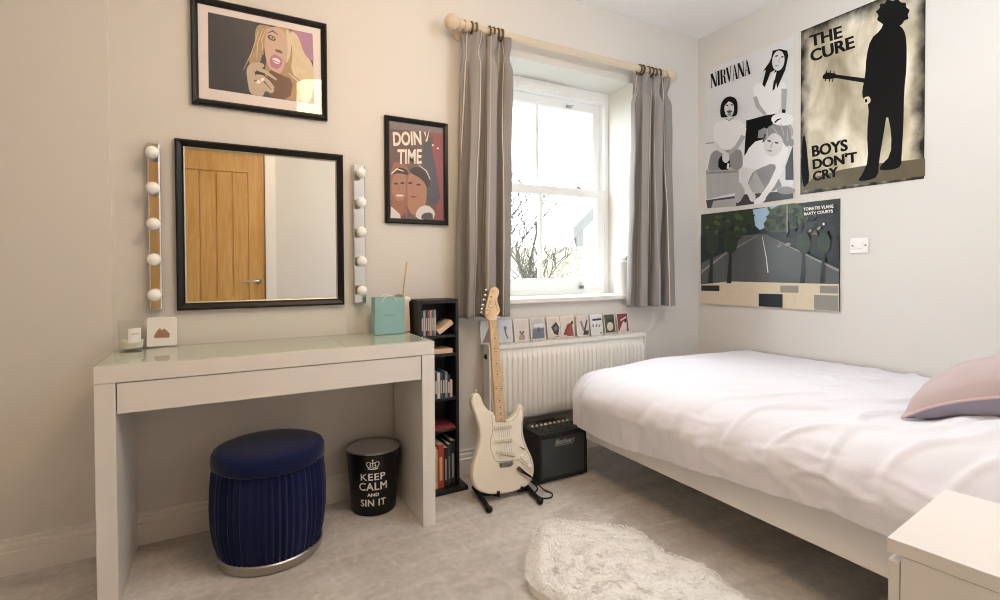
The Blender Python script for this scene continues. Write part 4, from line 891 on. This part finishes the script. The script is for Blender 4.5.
# ------------------------------------------------------------------ guitar
G0 = Vector((1.905, -.385, .045)); G1 = Vector((1.948, -.175, 1.005)); gu = (G1-G0).normalized()
gx_ = Vector((1, 0, 0)); gx_ = (gx_-gu*gx_.dot(gu)).normalized(); gn = gx_.cross(gu); gn = gn if gn.y < 0 else -gn
def gp(x, y, d=0.0): return onP(x, y, G0+gn*d, gn)
c1 = crop(460, 380, 4.286); c2 = crop(465, 280, 5.0)
t = thing('electric_guitar', G0, 'cream white electric guitar standing on a black floor stand', 'guitar')
M_body = mat('guitar_cream', 'ece4d2', .18, var=.01, coat=.6); M_pg = mat('pickguard_cream', 'efe9dc', .3, var=.01)
out = [(72, 54), (88, 62), (97, 85), (107, 110), (125, 130), (150, 141), (152, 176), (196, 178), (207, 168), (226, 160), (241, 140), (250, 115), (260, 103), (271, 108), (278, 128), (275, 165), (270, 200), (273, 238), (287, 282), (306, 320), (318, 355), (320, 395), (309, 432), (286, 458), (248, 476), (200, 487), (150, 492), (105, 487), (75, 470), (60, 440), (55, 400), (62, 350), (78, 300), (88, 260), (88, 220), (78, 180), (65, 142), (53, 110), (50, 85), (58, 64)]
pp = smoothpoly([gp(*c1(*q)) for q in out], 2)
b = MB(); b.prism(pp, -gn*.044); obj('body', b, M_body, t, bevel=.008, smooth=50)
pgo = [(150, 150), (135, 152), (140, 195), (138, 230), (128, 265), (132, 300), (145, 335), (155, 350), (228, 345), (245, 340), (262, 352), (290, 375), (303, 378), (308, 365), (298, 330), (275, 285), (262, 240), (262, 195), (268, 150), (266, 118), (255, 122), (246, 150), (228, 172), (200, 180), (152, 180)]
b = MB(); b.prism([gp(*c1(*q), .0) for q in pgo], gn*.0022); pgd = obj('pickguard', b, M_pg, t, smooth=0)
M_edge = mat('pickguard_edge', '6f6a62', .4)
ring = [gp(*c1(*q), .0)+gn*.0023 for q in pgo]
b = MB(); b.tube(ring+[ring[0]], .0007, 6, caps=False); obj('edge_line', b, M_edge, pgd)
for q in ((140, 165), (140, 215), (131, 265), (142, 330), (190, 347), (250, 338), (300, 372), (300, 335), (268, 250), (264, 185), (263, 125)): obj('screw', MB().ball(gp(*c1(*q))+gn*.0026, .0022, 0, 8, 6), M_steel, pgd)
# neck + fingerboard with dots
nl0, nl1, nr0, nr1 = gp(*c2(121, 198)), gp(*c1(152, 178)), gp(*c2(158, 198)), gp(*c1(196, 180))
nk = obj('neck', MB().prism([nl0+gn*.006, nl1+gn*.006, nr1+gn*.006, nr0+gn*.006], -gn*.022), M_maple, t, bevel=.004, smooth=40)
def npt(f, s): return (nl0+(nl1-nl0)*f)*(1-s)+(nr0+(nr1-nr0)*f)*s
for k in range(1, 22):
    f = (1-2**(-k/12))/(1-2**(-21.4/12)); obj('fret', MB().tube([npt(f, .03)+gn*.0065, npt(f, .97)+gn*.0065], .0008, 5), M_steel, nk)
for k in (3, 5, 7, 9, 12, 15, 17, 19, 21):
    f0 = (1-2**(-(k-1)/12))/(1-2**(-21.4/12)); f1 = (1-2**(-k/12))/(1-2**(-21.4/12)); f = (f0+f1)/2
    for s in ((.5,) if k != 12 else (.22, .78)): c_ = npt(f, s)+gn*.0063; obj('inlay_dot', MB().lathe(c_, [(.001, .0006), (.0034, .0006), (.0034, 0)], 12, axis=gn), M_black, nk)
obj('nut', MB().prism([npt(-.004, 0)+gn*.0055, npt(.008, 0)+gn*.0055, npt(.008, 1)+gn*.0055, npt(-.004, 1)+gn*.0055], gn*.004), M_white, nk, smooth=0)
hs = [(120, 200), (106, 187), (101, 168), (112, 110), (124, 65), (129, 46), (144, 34), (162, 38), (173, 55), (169, 76), (160, 92), (165, 120), (178, 150), (172, 165), (161, 180), (158, 200)]
hsd = obj('headstock', MB().prism(smoothpoly([gp(*c2(*q)) for q in hs[1:-1]], 1)[:-2]+[gp(*c2(158, 202)), gp(*c2(120, 202))], -gn*.014), M_maple, t, bevel=.0015, smooth=40)
for q, pg in zip(((137, 57), (131, 82), (125, 106), (121, 130), (115, 150), (112, 172)), ((116, 46), (110, 72), (104, 96), (99, 122), (94, 144), (90, 160))):
    c_ = gp(*c2(*q)); e_ = gp(*c2(*pg))
    b = MB(); b.lathe(c_, [(.001, .013), (.0032, .013), (.0032, .001), (.0048, .001), (.0048, 0)], 12, axis=gn); b.tube([c_-gn*.02, e_-gn*.02], .002, 6); b.ball(e_-gn*.02, (.009, .004, .007), 0, 10, 6)
    obj('tuning_peg', b, M_chrome, t)
b = MB(); b.ball(gp(*c2(160, 150))+gn*.004, .0035, 0, 8, 6); b.ball(gp(*c2(140, 136))+gn*.003, .003, 0, 8, 6); obj('string_tree', b, M_chrome, hsd)
# headstock script: a thin wavy line of lettering
q0, q1 = gp(*c2(147, 100)), gp(*c2(163, 152)); nq = 14
b = MB(); b.tube([q0+(q1-q0)*k/nq+gx_*(.003*math.sin(k*1.9))+gn*.0006 for k in range(nq+1)], .0009, 5); obj('script_logo', b, mat('script_ink', '4a3020', .5), hsd)
# pickups, bridge, controls
M_pk = mat('pickup_cream', 'e6ddcc', .35)
for (a_, c_) in (((148, 205), (216, 197)), ((150, 262), (220, 254)), ((156, 306), (232, 320))):
    A_, B_ = gp(*c1(*a_)), gp(*c1(*c_)); ax = (B_-A_).normalized(); ay = gn.cross(ax).normalized()
    pk = obj('pickup', MB().obox((A_+B_)/2+gn*.006, ax, ay, gn, (B_-A_).length/2+.004, .009, .004), M_pk, t, bevel=.003, smooth=40)
    b = MB()
    for k in range(6): obj('pole_piece', MB().lathe(A_+(B_-A_)*(.08+.84*k/5)+gn*.0102, [(.001, .0008), (.0025, .0008), (.0025, 0)], 10, axis=gn), M_steel, pk)
A_, B_ = gp(*c1(165, 362)), gp(*c1(226, 352)); ax = (B_-A_).normalized(); ay = gn.cross(ax).normalized()
b = MB(); b.obox((A_+B_)/2-ay*.004+gn*.003, ax, ay, gn, .034, .011, .002)
for k in range(6): b.obox(A_+(B_-A_)*(.09+.82*k/5)-ay*.002+gn*.007, ax, ay, gn, .004, .008, .0025)
obj('bridge', b, M_steel, t, bevel=.001, smooth=0)
for q in ((266, 330), (286, 348), (292, 365)):
    obj('control_knob', MB().lathe(gp(*c1(*q))+gn*.002, [(.001, .013), (.0085, .013), (.011, .002), (.0125, 0)], 18, axis=gn), M_pg, t)
A_ = gp(*c1(252, 283)); B_ = gp(*c1(280, 302))
obj('pickup_selector', MB().obox((A_+B_)/2+gn*.003, (B_-A_).normalized(), gn.cross((B_-A_).normalized()), gn, .016, .0022, .0008).tube([(A_+B_)/2+gn*.002, (A_*.4+B_*.6)+gn*.016], .0022, 6), M_edge, t)
J = gp(*c1(256, 385)); ax = (gx_*.8-gu*.6).normalized(); ay = gn.cross(ax)
obj('jack_plate', MB().obox(J+gn*.003, ax, ay, gn, .02, .011, .003), M_chrome, t, bevel=.0025, smooth=40)
b = MB()
for k in range(6):
    s = .12+.76*k/5; p0 = npt(-.002, s)+gn*.0095; A2_, B2_ = gp(*c1(165, 355)), gp(*c1(226, 345)); b.tube([p0, A2_+(B2_-A2_)*(.09+.82*k/5)+gn*.013], .00045, 4)
obj('strings', b, M_steel, t)
for q in ((75, 46),): obj('strap_button', MB().ball(gp(*c1(*q))-gn*.022, .007, 0, 10, 8), M_chrome, t)
# stand
t = thing('guitar_stand', (1.92, -.36, 0), 'black low guitar stand beneath the cream guitar', 'stand')
f0, f1 = onZ(489, 509, .015), onZ(474, 487, .015); r0, r1 = onZ(540, 501, .015), onZ(524, 484, .015)
obj('foot', MB().tube([f1, f0], [.012, .012], 12).ball(f0, .0165, 0, 12, 8), M_black, t); obj('foot', MB().tube([r1, r0], [.012, .012], 12).ball(r0, .0165, 0, 12, 8), M_black, t)
bk = (f1+r1)/2+Vector((0, .03, 0))
obj('cross_bar', MB().tube([f1, f1*.5+r1*.5+Vector((0, .02, .015)), r1], .01, 10), M_black, t)
for P_, s in ((G0+gx_*-.055, -1), (G0+gx_*.075, 1)):
    pb = P_-gu*.012-gn*.022
    obj('cradle_arm', MB().tube([(f1 if s < 0 else r1)*.6+(f0 if s < 0 else r0)*.4+Vector((0, 0, .006)), pb-gn*.045-gu*.006, pb-gu*.004, pb+gn*.028-gu*.002, pb+gn*.032+gu*.016], .0085, 10), M_black, t, label='padded cradle arm')
# ------------------------------------------------------------------ amplifier
ax0, ax1, ay0, ay1, az0, az1 = 2.118, 2.424, -.332, -.125, .01, .256
M_tolex = mat('black_tolex', '17181a', .6, var=.2, scale=120, bump=.2, bscale=600); M_grille = mat('grille_cloth', '42474a', .8, var=.25, scale=300, bump=.3, bscale=500)
t = thing('amplifier', ((ax0+ax1)/2, (ay0+ay1)/2, 0), 'small black guitar amplifier with a dark grey grille beside the bed', 'amplifier')
b = MB(); frame_rect(b, ax0, ax1, az0, az1, ay0, ay1, .02, .02, .028, .02); b.box(ax0+.02, ax1-.02, ay0+.03, ay1-.002, az0+.02, az1-.028)
obj('cabinet', b, M_tolex, t, bevel=.005, smooth=0)
obj('grille', MB().box(ax0+.018, ax1-.018, ay0+.004, ay0+.012, az0+.018, az1-.026), M_grille, t, smooth=0)
obj('control_panel', MB().box(ax0+.05, ax1-.04, ay0+.02, ay0+.12, az1, az1+.003), M_black, t, smooth=0)
for k in range(7):
    x = ax0+.075+k*.030
    obj('control_knob', MB().lathe((x, ay0+.07, az1+.003), [(.001, .018), (.007, .018), (.009, .004), (.011, 0)], 14).box(x-.0015, x+.0015, ay0+.056, ay0+.07, az1+.021, az1+.024), mat('knob_grey', '3a3a3c', .35), t)
b = MB()
for k in range(9): obj('panel_stud', MB().ball((ax0+.04+k*.0285, ay0+.128, az1+.004), (.009, .008, .008), 0, 8, 6), mat('ivory_studs', 'd8c8aa', .4), t)
obj('carry_handle', MB().tube([(ax0+.09, ay1-.04, az1), (ax0+.10, ay1-.04, az1+.012), (ax1-.10, ay1-.04, az1+.012), (ax1-.09, ay1-.04, az1)], .006, 8), M_black, t)
for x in (ax0+.03, ax1-.03):
    for y in (ay0+.03, ay1-.03): obj('foot', MB().lathe((x, y, 0), [(.001, 0), (.012, 0), (.013, .011), (.001, .011)], 12), M_black, t)
b = MB(); vs, fs, _ = text_mesh('Blackheart', .02, .35); b.add([(ax0+.10+p*.125, ay0+.0028, az1-.066+q*.027) for p, q in vs], fs); b.tube([(ax0+.10, ay0+.003, az1-.072), (ax0+.215, ay0+.003, az1-.0715)], .0014, 5)
obj('logo', b, mat('logo_silver', 'c8c8c4', .3, metal=.5), t, smooth=0, label='silver script logo')
J2 = J+gn*.008+ax*.018
# cable
cz = .0045
e1 = Vector((2.08, -.39, cz)); b = MB()
pts = [J2, J2+ax*.04+gn*.01, J2+ax*.085+gn*.008-_u*.02, Vector((2.065, -.36, .05)), Vector((2.10, -.40, .012)), Vector((2.12, -.44, cz)), Vector((2.09, -.475, cz)), Vector((2.05, -.46, cz)), Vector((2.05, -.40, cz)), Vector((2.09, -.36, cz)), Vector((2.105, -.30, cz)), Vector((2.108, -.22, cz)), Vector((2.108, -.12, cz))]
def cr(p, n=8):
    o = []
    for i in range(len(p)-1):
        a, b_, c, d = p[max(i-1, 0)], p[i], p[i+1], p[min(i+2, len(p)-1)]
        for k in range(n):
            s = k/n; o.append(.5*((2*b_)+(c-a)*s+(2*a-5*b_+4*c-d)*s*s+(3*b_-a-3*c+d)*s**3))
    return o+[p[-1]]
t = thing('guitar_cable', (2.09, -.42, 0), 'black guitar lead running from the cream guitar to the amplifier', 'cable')
obj('lead', MB().tube(cr(pts), .0034, 8), M_black, t); obj('jack_plug', MB().tube([J2-ax*.006, J2+ax*.045+gn*.009], [.0065, .0055], 12), M_black, t)

# ------------------------------------------------------------------ bed
M_linen = mat('white_linen', 'dfdee5', .85, spec=.2, var=.01, scale=5, sheen=.1, bump=.06, bscale=60)
EX0, EX1, EY0, EY1 = 2.362, 3.655, -2.44, -.43
t = thing('bed', ((EX0+EX1)/2, (EY0+EY1)/2, 0), 'white framed double bed with white bedding along the right wall', 'bed')
obj('side_rail', MB().box(EX0, EX0+.03, EY0, EY1, .22, .40), M_furn, t, bevel=.002, smooth=0); obj('side_rail', MB().box(EX1-.03, EX1, EY0, EY1, .22, .40), M_furn, t, bevel=.002, smooth=0)
obj('foot_rail', MB().box(EX0, EX1, EY1, EY1+.03, .22, .40), M_furn, t, bevel=.002, smooth=0); obj('headboard', MB().box(EX0, EX1, EY0-.04, EY0, .0, 1.0), M_furn, t, bevel=.002, smooth=0)
for x in (EX0+.55, EX1-.07):
    for y in (EY0+.12, EY1-.08): obj('leg', MB().box(x, x+.05, y, y+.05, 0, .22), M_furn, t, smooth=0)
obj('slatted_base', MB().box(EX0+.03, EX1-.03, EY0, EY1, .26, .30), M_furn, t, smooth=0)
obj('mattress', MB().box(EX0+.03, EX1-.005, EY0, EY1-.005, .30, .48), M_linen, t, bevel=.04, smooth=0)
BXN, BYN, ZT = 2.305, -.245, .572      # outer faces of the bedding
Rn = .185
def cover(u, v):
    # u: 0 at wall -> 1 bottom of near skirt ; v: 0 head -> 1 bottom of foot skirt
    Lx = (3.66-(BXN+Rn)); Ly = (BYN-Rn)-EY0
    ax_ = Rn*PI/2+.155
    p = u*(Lx+ax_); q = v*(Ly+ax_)
    ox = max(0, p-Lx); oy = max(0, q-Ly); rho = math.hypot(ox, oy)
    x = 3.66-min(p, Lx); y = EY0+min(q, Ly)
    zz = ZT; lim = ax_ - .085*max(0, min(1, (-.4-y)/1.3)) - .032*max(0, min(1, (y+.62)/.2)) - .015*math.sin(y*3)
    rho0 = rho; rho = min(rho, lim)
    if rho0 > 1e-9:
        dx_, dy_ = ox/rho0, oy/rho0
        h = Rn*math.sin(min(rho/Rn, PI/2)); dr = Rn*(1-math.cos(min(rho/Rn, PI/2)))*.82+max(0, rho-Rn*PI/2)
        x -= h*dx_; y += h*dy_
        s = min(1, rho/(Rn*1.3)); tuck = .022*max(0, rho-Rn*PI/2)/.155
        x += tuck*dx_; y -= tuck*dy_
        zz = ZT-dr
        # hanging folds
        al = math.atan2(dy_, dx_); along = (y*1.0 if dx_ > dy_ else x)
        wv = noise.noise(Vector((along*7+al*3, rho*3.0+along*2.0, .3)))*.020*s+noise.noise(Vector((along*19+al*6, rho*6, 4)))*.009*s
        if dx_ > .03 and dy_ > .03: wv += .011*s*math.sin(al*21+rho*7)*math.sin(2*al)
        rg = 1-abs(noise.noise(Vector((along*3.2+rho*5.5, rho*7-along*2.4, 6)))*2.4); rg2 = 1-abs(noise.noise(Vector((along*6-rho*7, rho*10+along*4, 12)))*2.2)
        hd = .3+.7*max(0, min(1, (-.6-y)/.9)); wv += (.011*max(0, rg-.45)+.006*max(0, rg2-.5))*s*hd
        x -= wv*dx_; y += wv*dy_
    # soft rumpling of the top
    nn = noise.noise(Vector((x*2.2, y*2.6, 1)))*.010+noise.noise(Vector((x*5+y*4, y*3-x*2, 2)))*.006+.0035*noise.noise(Vector((x*14+y*8, y*9, 7)))
    rid = 1-abs(noise.noise(Vector((x*2.5+y*5.5, x*3.5-y*1.2, 9))))
    nn += .014*max(0, rid-.84)/.16*max(0, min(1, (-.7-y)*1.6))
    zz += nn*(1 if rho < .01 else max(.2, 1-rho*2.5))
    # crown and pillow under the cover towards the head
    zz += .018*math.sin(PI*min(1, max(0, (3.66-x)/1.3)))*(1 if rho0 < .02 else max(0, 1-rho*4))
    hp_ = max(0, min(1, (-1.62-y)/.35)); hp_ = hp_*hp_*(3-2*hp_)
    zz += .075*hp_*max(0, min(1, (x-2.36)/.22))
    return (x, y, zz)
b = MB(); b.grid(190, 260, cover); obj('cover', b, M_linen, t, smooth=80)
# cushion
def cushion(c, a1, a2, half, thick, label):
    n_ = a1.cross(a2).normalized(); b0 = MB(); b1 = MB(); N = 28
    def mk(sg):
        def fn(u, v):
            s, r = u*2-1, v*2-1
            f = ((1-s*s)*(1-r*r))**.42; pinch = 1-.07*((1-s*s)+(1-r*r))*.5
            edge = 1-.05*(s*s*(1-abs(r))+r*r*(1-abs(s)))
            wr = .009*noise.noise(Vector((s*3.5, r*3.5, sg)))*f + .006*math.sin(22*s+3*math.sin(5*s))*max(0, abs(r)-.45)*f*1.6 + .006*math.sin(20*r+3*math.sin(4*r))*max(0, abs(s)-.45)*f*1.6 + .005*math.sin(9*s+4*r)*(1-f)*f*2
            return Vector((0, 0, -.045*(abs(s)*abs(r))**3))+c+a1*half*s*(1-.07*(1-r*r)*0-.06*(1-abs(r))*abs(s))+a2*half*r*(1-.06*(1-abs(s))*abs(r))+n_*sg*(thick*f+wr)
        return fn
    return mk, n_
M_pink = mat('blush_cotton', 'b3a2a0', .85, var=.03, scale=30, sheen=.15, bump=.08, bscale=90); M_cgrey = mat('grey_cotton', '9a93a0', .85, var=.04); M_pipe = mat('blush_piping', 'c9b0af', .8)
cth = math.radians(17)
ca1 = Vector((.10, -math.cos(cth), math.sin(cth))).normalized(); ca2 = Vector((1, .1, 0)); ca2 = (ca2-ca1*ca2.dot(ca1)).normalized(); cc = Vector((2.735, -1.63, .60))+ca1*.27+ca2*.26+Vector((0, 0, .036))
mk, n_ = cushion(cc, ca1, ca2, .27, .105, '')
if n_.z < 0: n_ = -n_; up_s = -1
else: up_s = 1
t = thing('cushion', cc-Vector((0, 0, .1)), 'dusky pink piped cushion with a grey reverse lying at the head of the bed', 'cushion')
obj('front_cover', MB().grid(36, 36, mk(up_s)), M_pink, t, smooth=80); obj('back_cover', MB().grid(36, 36, mk(-up_s)), M_cgrey, t, smooth=80, label='grey reverse side')
fe = mk(0); edge = [fe(k/36, 0) for k in range(36)]+[fe(1, k/36) for k in range(36)]+[fe(1-k/36, 1) for k in range(36)]+[fe(0, 1-k/36) for k in range(37)]
obj('piping', MB().tube(edge, .0045, 8, caps=False), M_pipe, t)
cattr(obj('storage_tub', MB().lathe((2.56, -1.86, 0), [(.001, .001), (.11, .001), (.118, .01), (.125, .16), (.128, .165), (.12, .168), (.001, .168)], 40), M_black), 'round black tub stored under the bed behind the bedside chest', 'tub')

# ------------------------------------------------------------------ bedside chest
NZ = .57; A0 = onZ(887, 537, NZ); B0 = onZ(961, 486, NZ); d1 = Vector((.993, .115, 0)).normalized(); d2 = Vector((d1.y, -d1.x, 0)); W_, D_ = .37, .44
t = thing('bedside_chest', (A0+d1*W_/2+d2*D_/2)*1.0-Vector((0, 0, NZ)), 'low white bedside chest of drawers in front of the bed', 'chest of drawers')
def nb(u0, u1, v0, v1, z0, z1, b=None):
    b = b or MB(); c = A0+d1*(u0+u1)/2+d2*(v0+v1)/2; c.z = (z0+z1)/2
    return b.obox(c, d1, d2, _u, (u1-u0)/2, (v1-v0)/2, (z1-z0)/2)
obj('top', nb(0, W_, 0, D_, NZ-.028, NZ), M_furn, t, bevel=.0015, smooth=0)
for u in (0, W_-.018): obj('side_panel', nb(u+.001, u+.019-.002, .022, D_, 0, NZ-.0285), M_furn, t, smooth=0)
obj('back_panel', nb(.02, W_-.02, D_-.01, D_, .02, NZ-.03), M_furn, t, smooth=0)
for z0, z1 in ((.02, .262), (.266, .528)): obj('drawer', nb(.001, W_-.001, .002, .020, z0, z1, nb(.025, W_-.025, .02, D_-.03, z0+.03, z1-.03)), M_furn, t, bevel=.001, smooth=0)

# ------------------------------------------------------------------ sheepskin rug
rim = [(551, 519), (541, 523), (535, 531), (531, 547), (526, 565), (527, 577), (532, 587), (550, 599)]
rim2 = [(745, 597), (727, 582), (710, 567), (687, 559), (662, 549), (655, 541), (637, 530), (617, 524), (585, 522)]
R3 = [onZ(x, y, .028) for x, y in rim]+[Vector(p) for p in ((1.66, -1.16, .028), (1.70, -1.38, .028), (1.82, -1.55, .028), (1.98, -1.62, .028), (2.14, -1.57, .028), (2.22, -1.47, .028))]+[onZ(x, y, .028) for x, y in rim2]
R3 = smoothpoly(R3, 2); cen = sum(R3, Vector())/len(R3); b = MB(); nr = len(R3); rings = 60
vs = []; fs = []
for k in range(rings+1):
    f = k/rings
    for i, p in enumerate(R3):
        q = cen+(p-cen)*f; d = (1-f)*(p-cen).length
        e = min(1, d/.05); zz = .004+.028*math.sqrt(max(0, 1-(1-e)**2)) if e < 1 else .032
        nn_ = noise.noise(Vector((q.x*22, q.y*22, 0)))*.0035+noise.noise(Vector((q.x*60, q.y*60, 3)))*.003+.0025*noise.noise(Vector((q.x*110, q.y*110, 3)))
        tuft = min(0, noise.noise(Vector((q.x*26+5, q.y*34, 8)))+.36)*.05
        if f == 1: q = q+(p-cen).normalized()*(.006*noise.noise(Vector((p.x*50, p.y*50, 1)))); zz = .001; nn_ = 0; tuft = 0
        vs.append((q.x, q.y, max(.001, zz+(nn_*1.5+tuft)*e)))
for k in range(rings):
    for i in range(nr): fs.append((k*nr+i, (k+1)*nr+i, (k+1)*nr+(i+1) % nr, k*nr+(i+1) % nr))
b.add(vs, fs)
rt = random.Random(21); cnt = 0
bxs = [p.x for p in R3]; bys = [p.y for p in R3]
def inside(x, y):
    c = False; n = len(R3)
    for i in range(n):
        a_, b_ = R3[i], R3[i-1]
        if (a_.y > y) != (b_.y > y) and x < (b_.x-a_.x)*(y-a_.y)/(b_.y-a_.y)+a_.x: c = not c
    return c
while cnt < 8000:
    x, y = rt.uniform(min(bxs), max(bxs)), rt.uniform(min(bys), max(bys))
    if not inside(x, y): continue
    cnt += 1
    a_ = 2.2+2.6*noise.noise(Vector((x*5, y*5, 1)))+1.4*noise.noise(Vector((x*17, y*17, 4)))+rt.uniform(-.5, .5); d = Vector((math.cos(a_), math.sin(a_), 0)); sd = Vector((-d.y, d.x, 0))
    l = rt.uniform(.010, .020); wd = rt.uniform(.002, .0034); p = Vector((x, y, .029)); h_ = rt.uniform(.0015, .005)
    m_ = p+d*l*.5+Vector((0, 0, h_)); e_ = p+d*l+Vector((0, 0, h_*.8))
    b.add([p-sd*wd, p+sd*wd, m_-sd*wd*.8, m_+sd*wd*.8, m_+Vector((0, 0, wd*.6)), e_], [(0, 1, 3, 2), (2, 4, 5), (4, 3, 5), (0, 2, 4), (1, 4, 3)])
M_fleece = mat('cream_fleece', 'fdf8f2', .95, spec=.1, var=.07, scale=60, sheen=.3, bump=.7, bscale=160)
cattr(obj('sheepskin_rug', b, M_fleece, smooth=80), 'cream sheepskin rug lying on the carpet beside the bed', 'rug')

# ------------------------------------------------------------------ room pendant and an added fill globe (above and behind the frame)
M_shade = mat('lit_shade', 'f0dcc0', .8, emit='ffddb6', estr=SHADE_EMIT)
LX, LY, LZ = 1.33, -1.25, 2.27
t = thing('pendant_lamp', (LX, LY, LZ-.1), 'lit pendant lamp with a drum shade hanging from the ceiling', 'lamp')
obj('shade', MB().lathe((LX, LY, LZ), [(.13, -.09), (.15, -.088), (.15, .09), (.13, .092), (.001, .092)], 32).lathe((LX, LY, LZ), [(.001, -.088), (.13, -.09)], 32), M_shade, t)
obj('cord', MB().tube([(LX, LY, LZ+.09), (LX, LY, H-.02)], .004, 8), M_white, t)
obj('ceiling_rose', MB().lathe((LX, LY, H-.03), [(.001, 0), (.03, 0), (.05, .025), (.05, .0295)], 24), M_white, t)
M_fill = mat('fill_glow', 'f4f2ee', .8, emit='e4eef8', estr=FILL_EMIT)
FX, FY, FZ = 2.6, -1.75, 2.22  # unseen globe, put in to brighten ceiling and bed side with cool fill
t = thing('fill_globe', (FX, FY, FZ-.13), 'added round white fill globe hanging unseen above the bed', 'lamp')
obj('globe', MB().ball((FX, FY, FZ), .13, 0, 28, 18), M_fill, t)
obj('cord', MB().tube([(FX, FY, FZ+.128), (FX, FY, H-.02)], .004, 8), M_white, t)
obj('ceiling_rose', MB().lathe((FX, FY, H-.03), [(.001, 0), (.03, 0), (.05, .025), (.05, .0295)], 24), M_white, t)
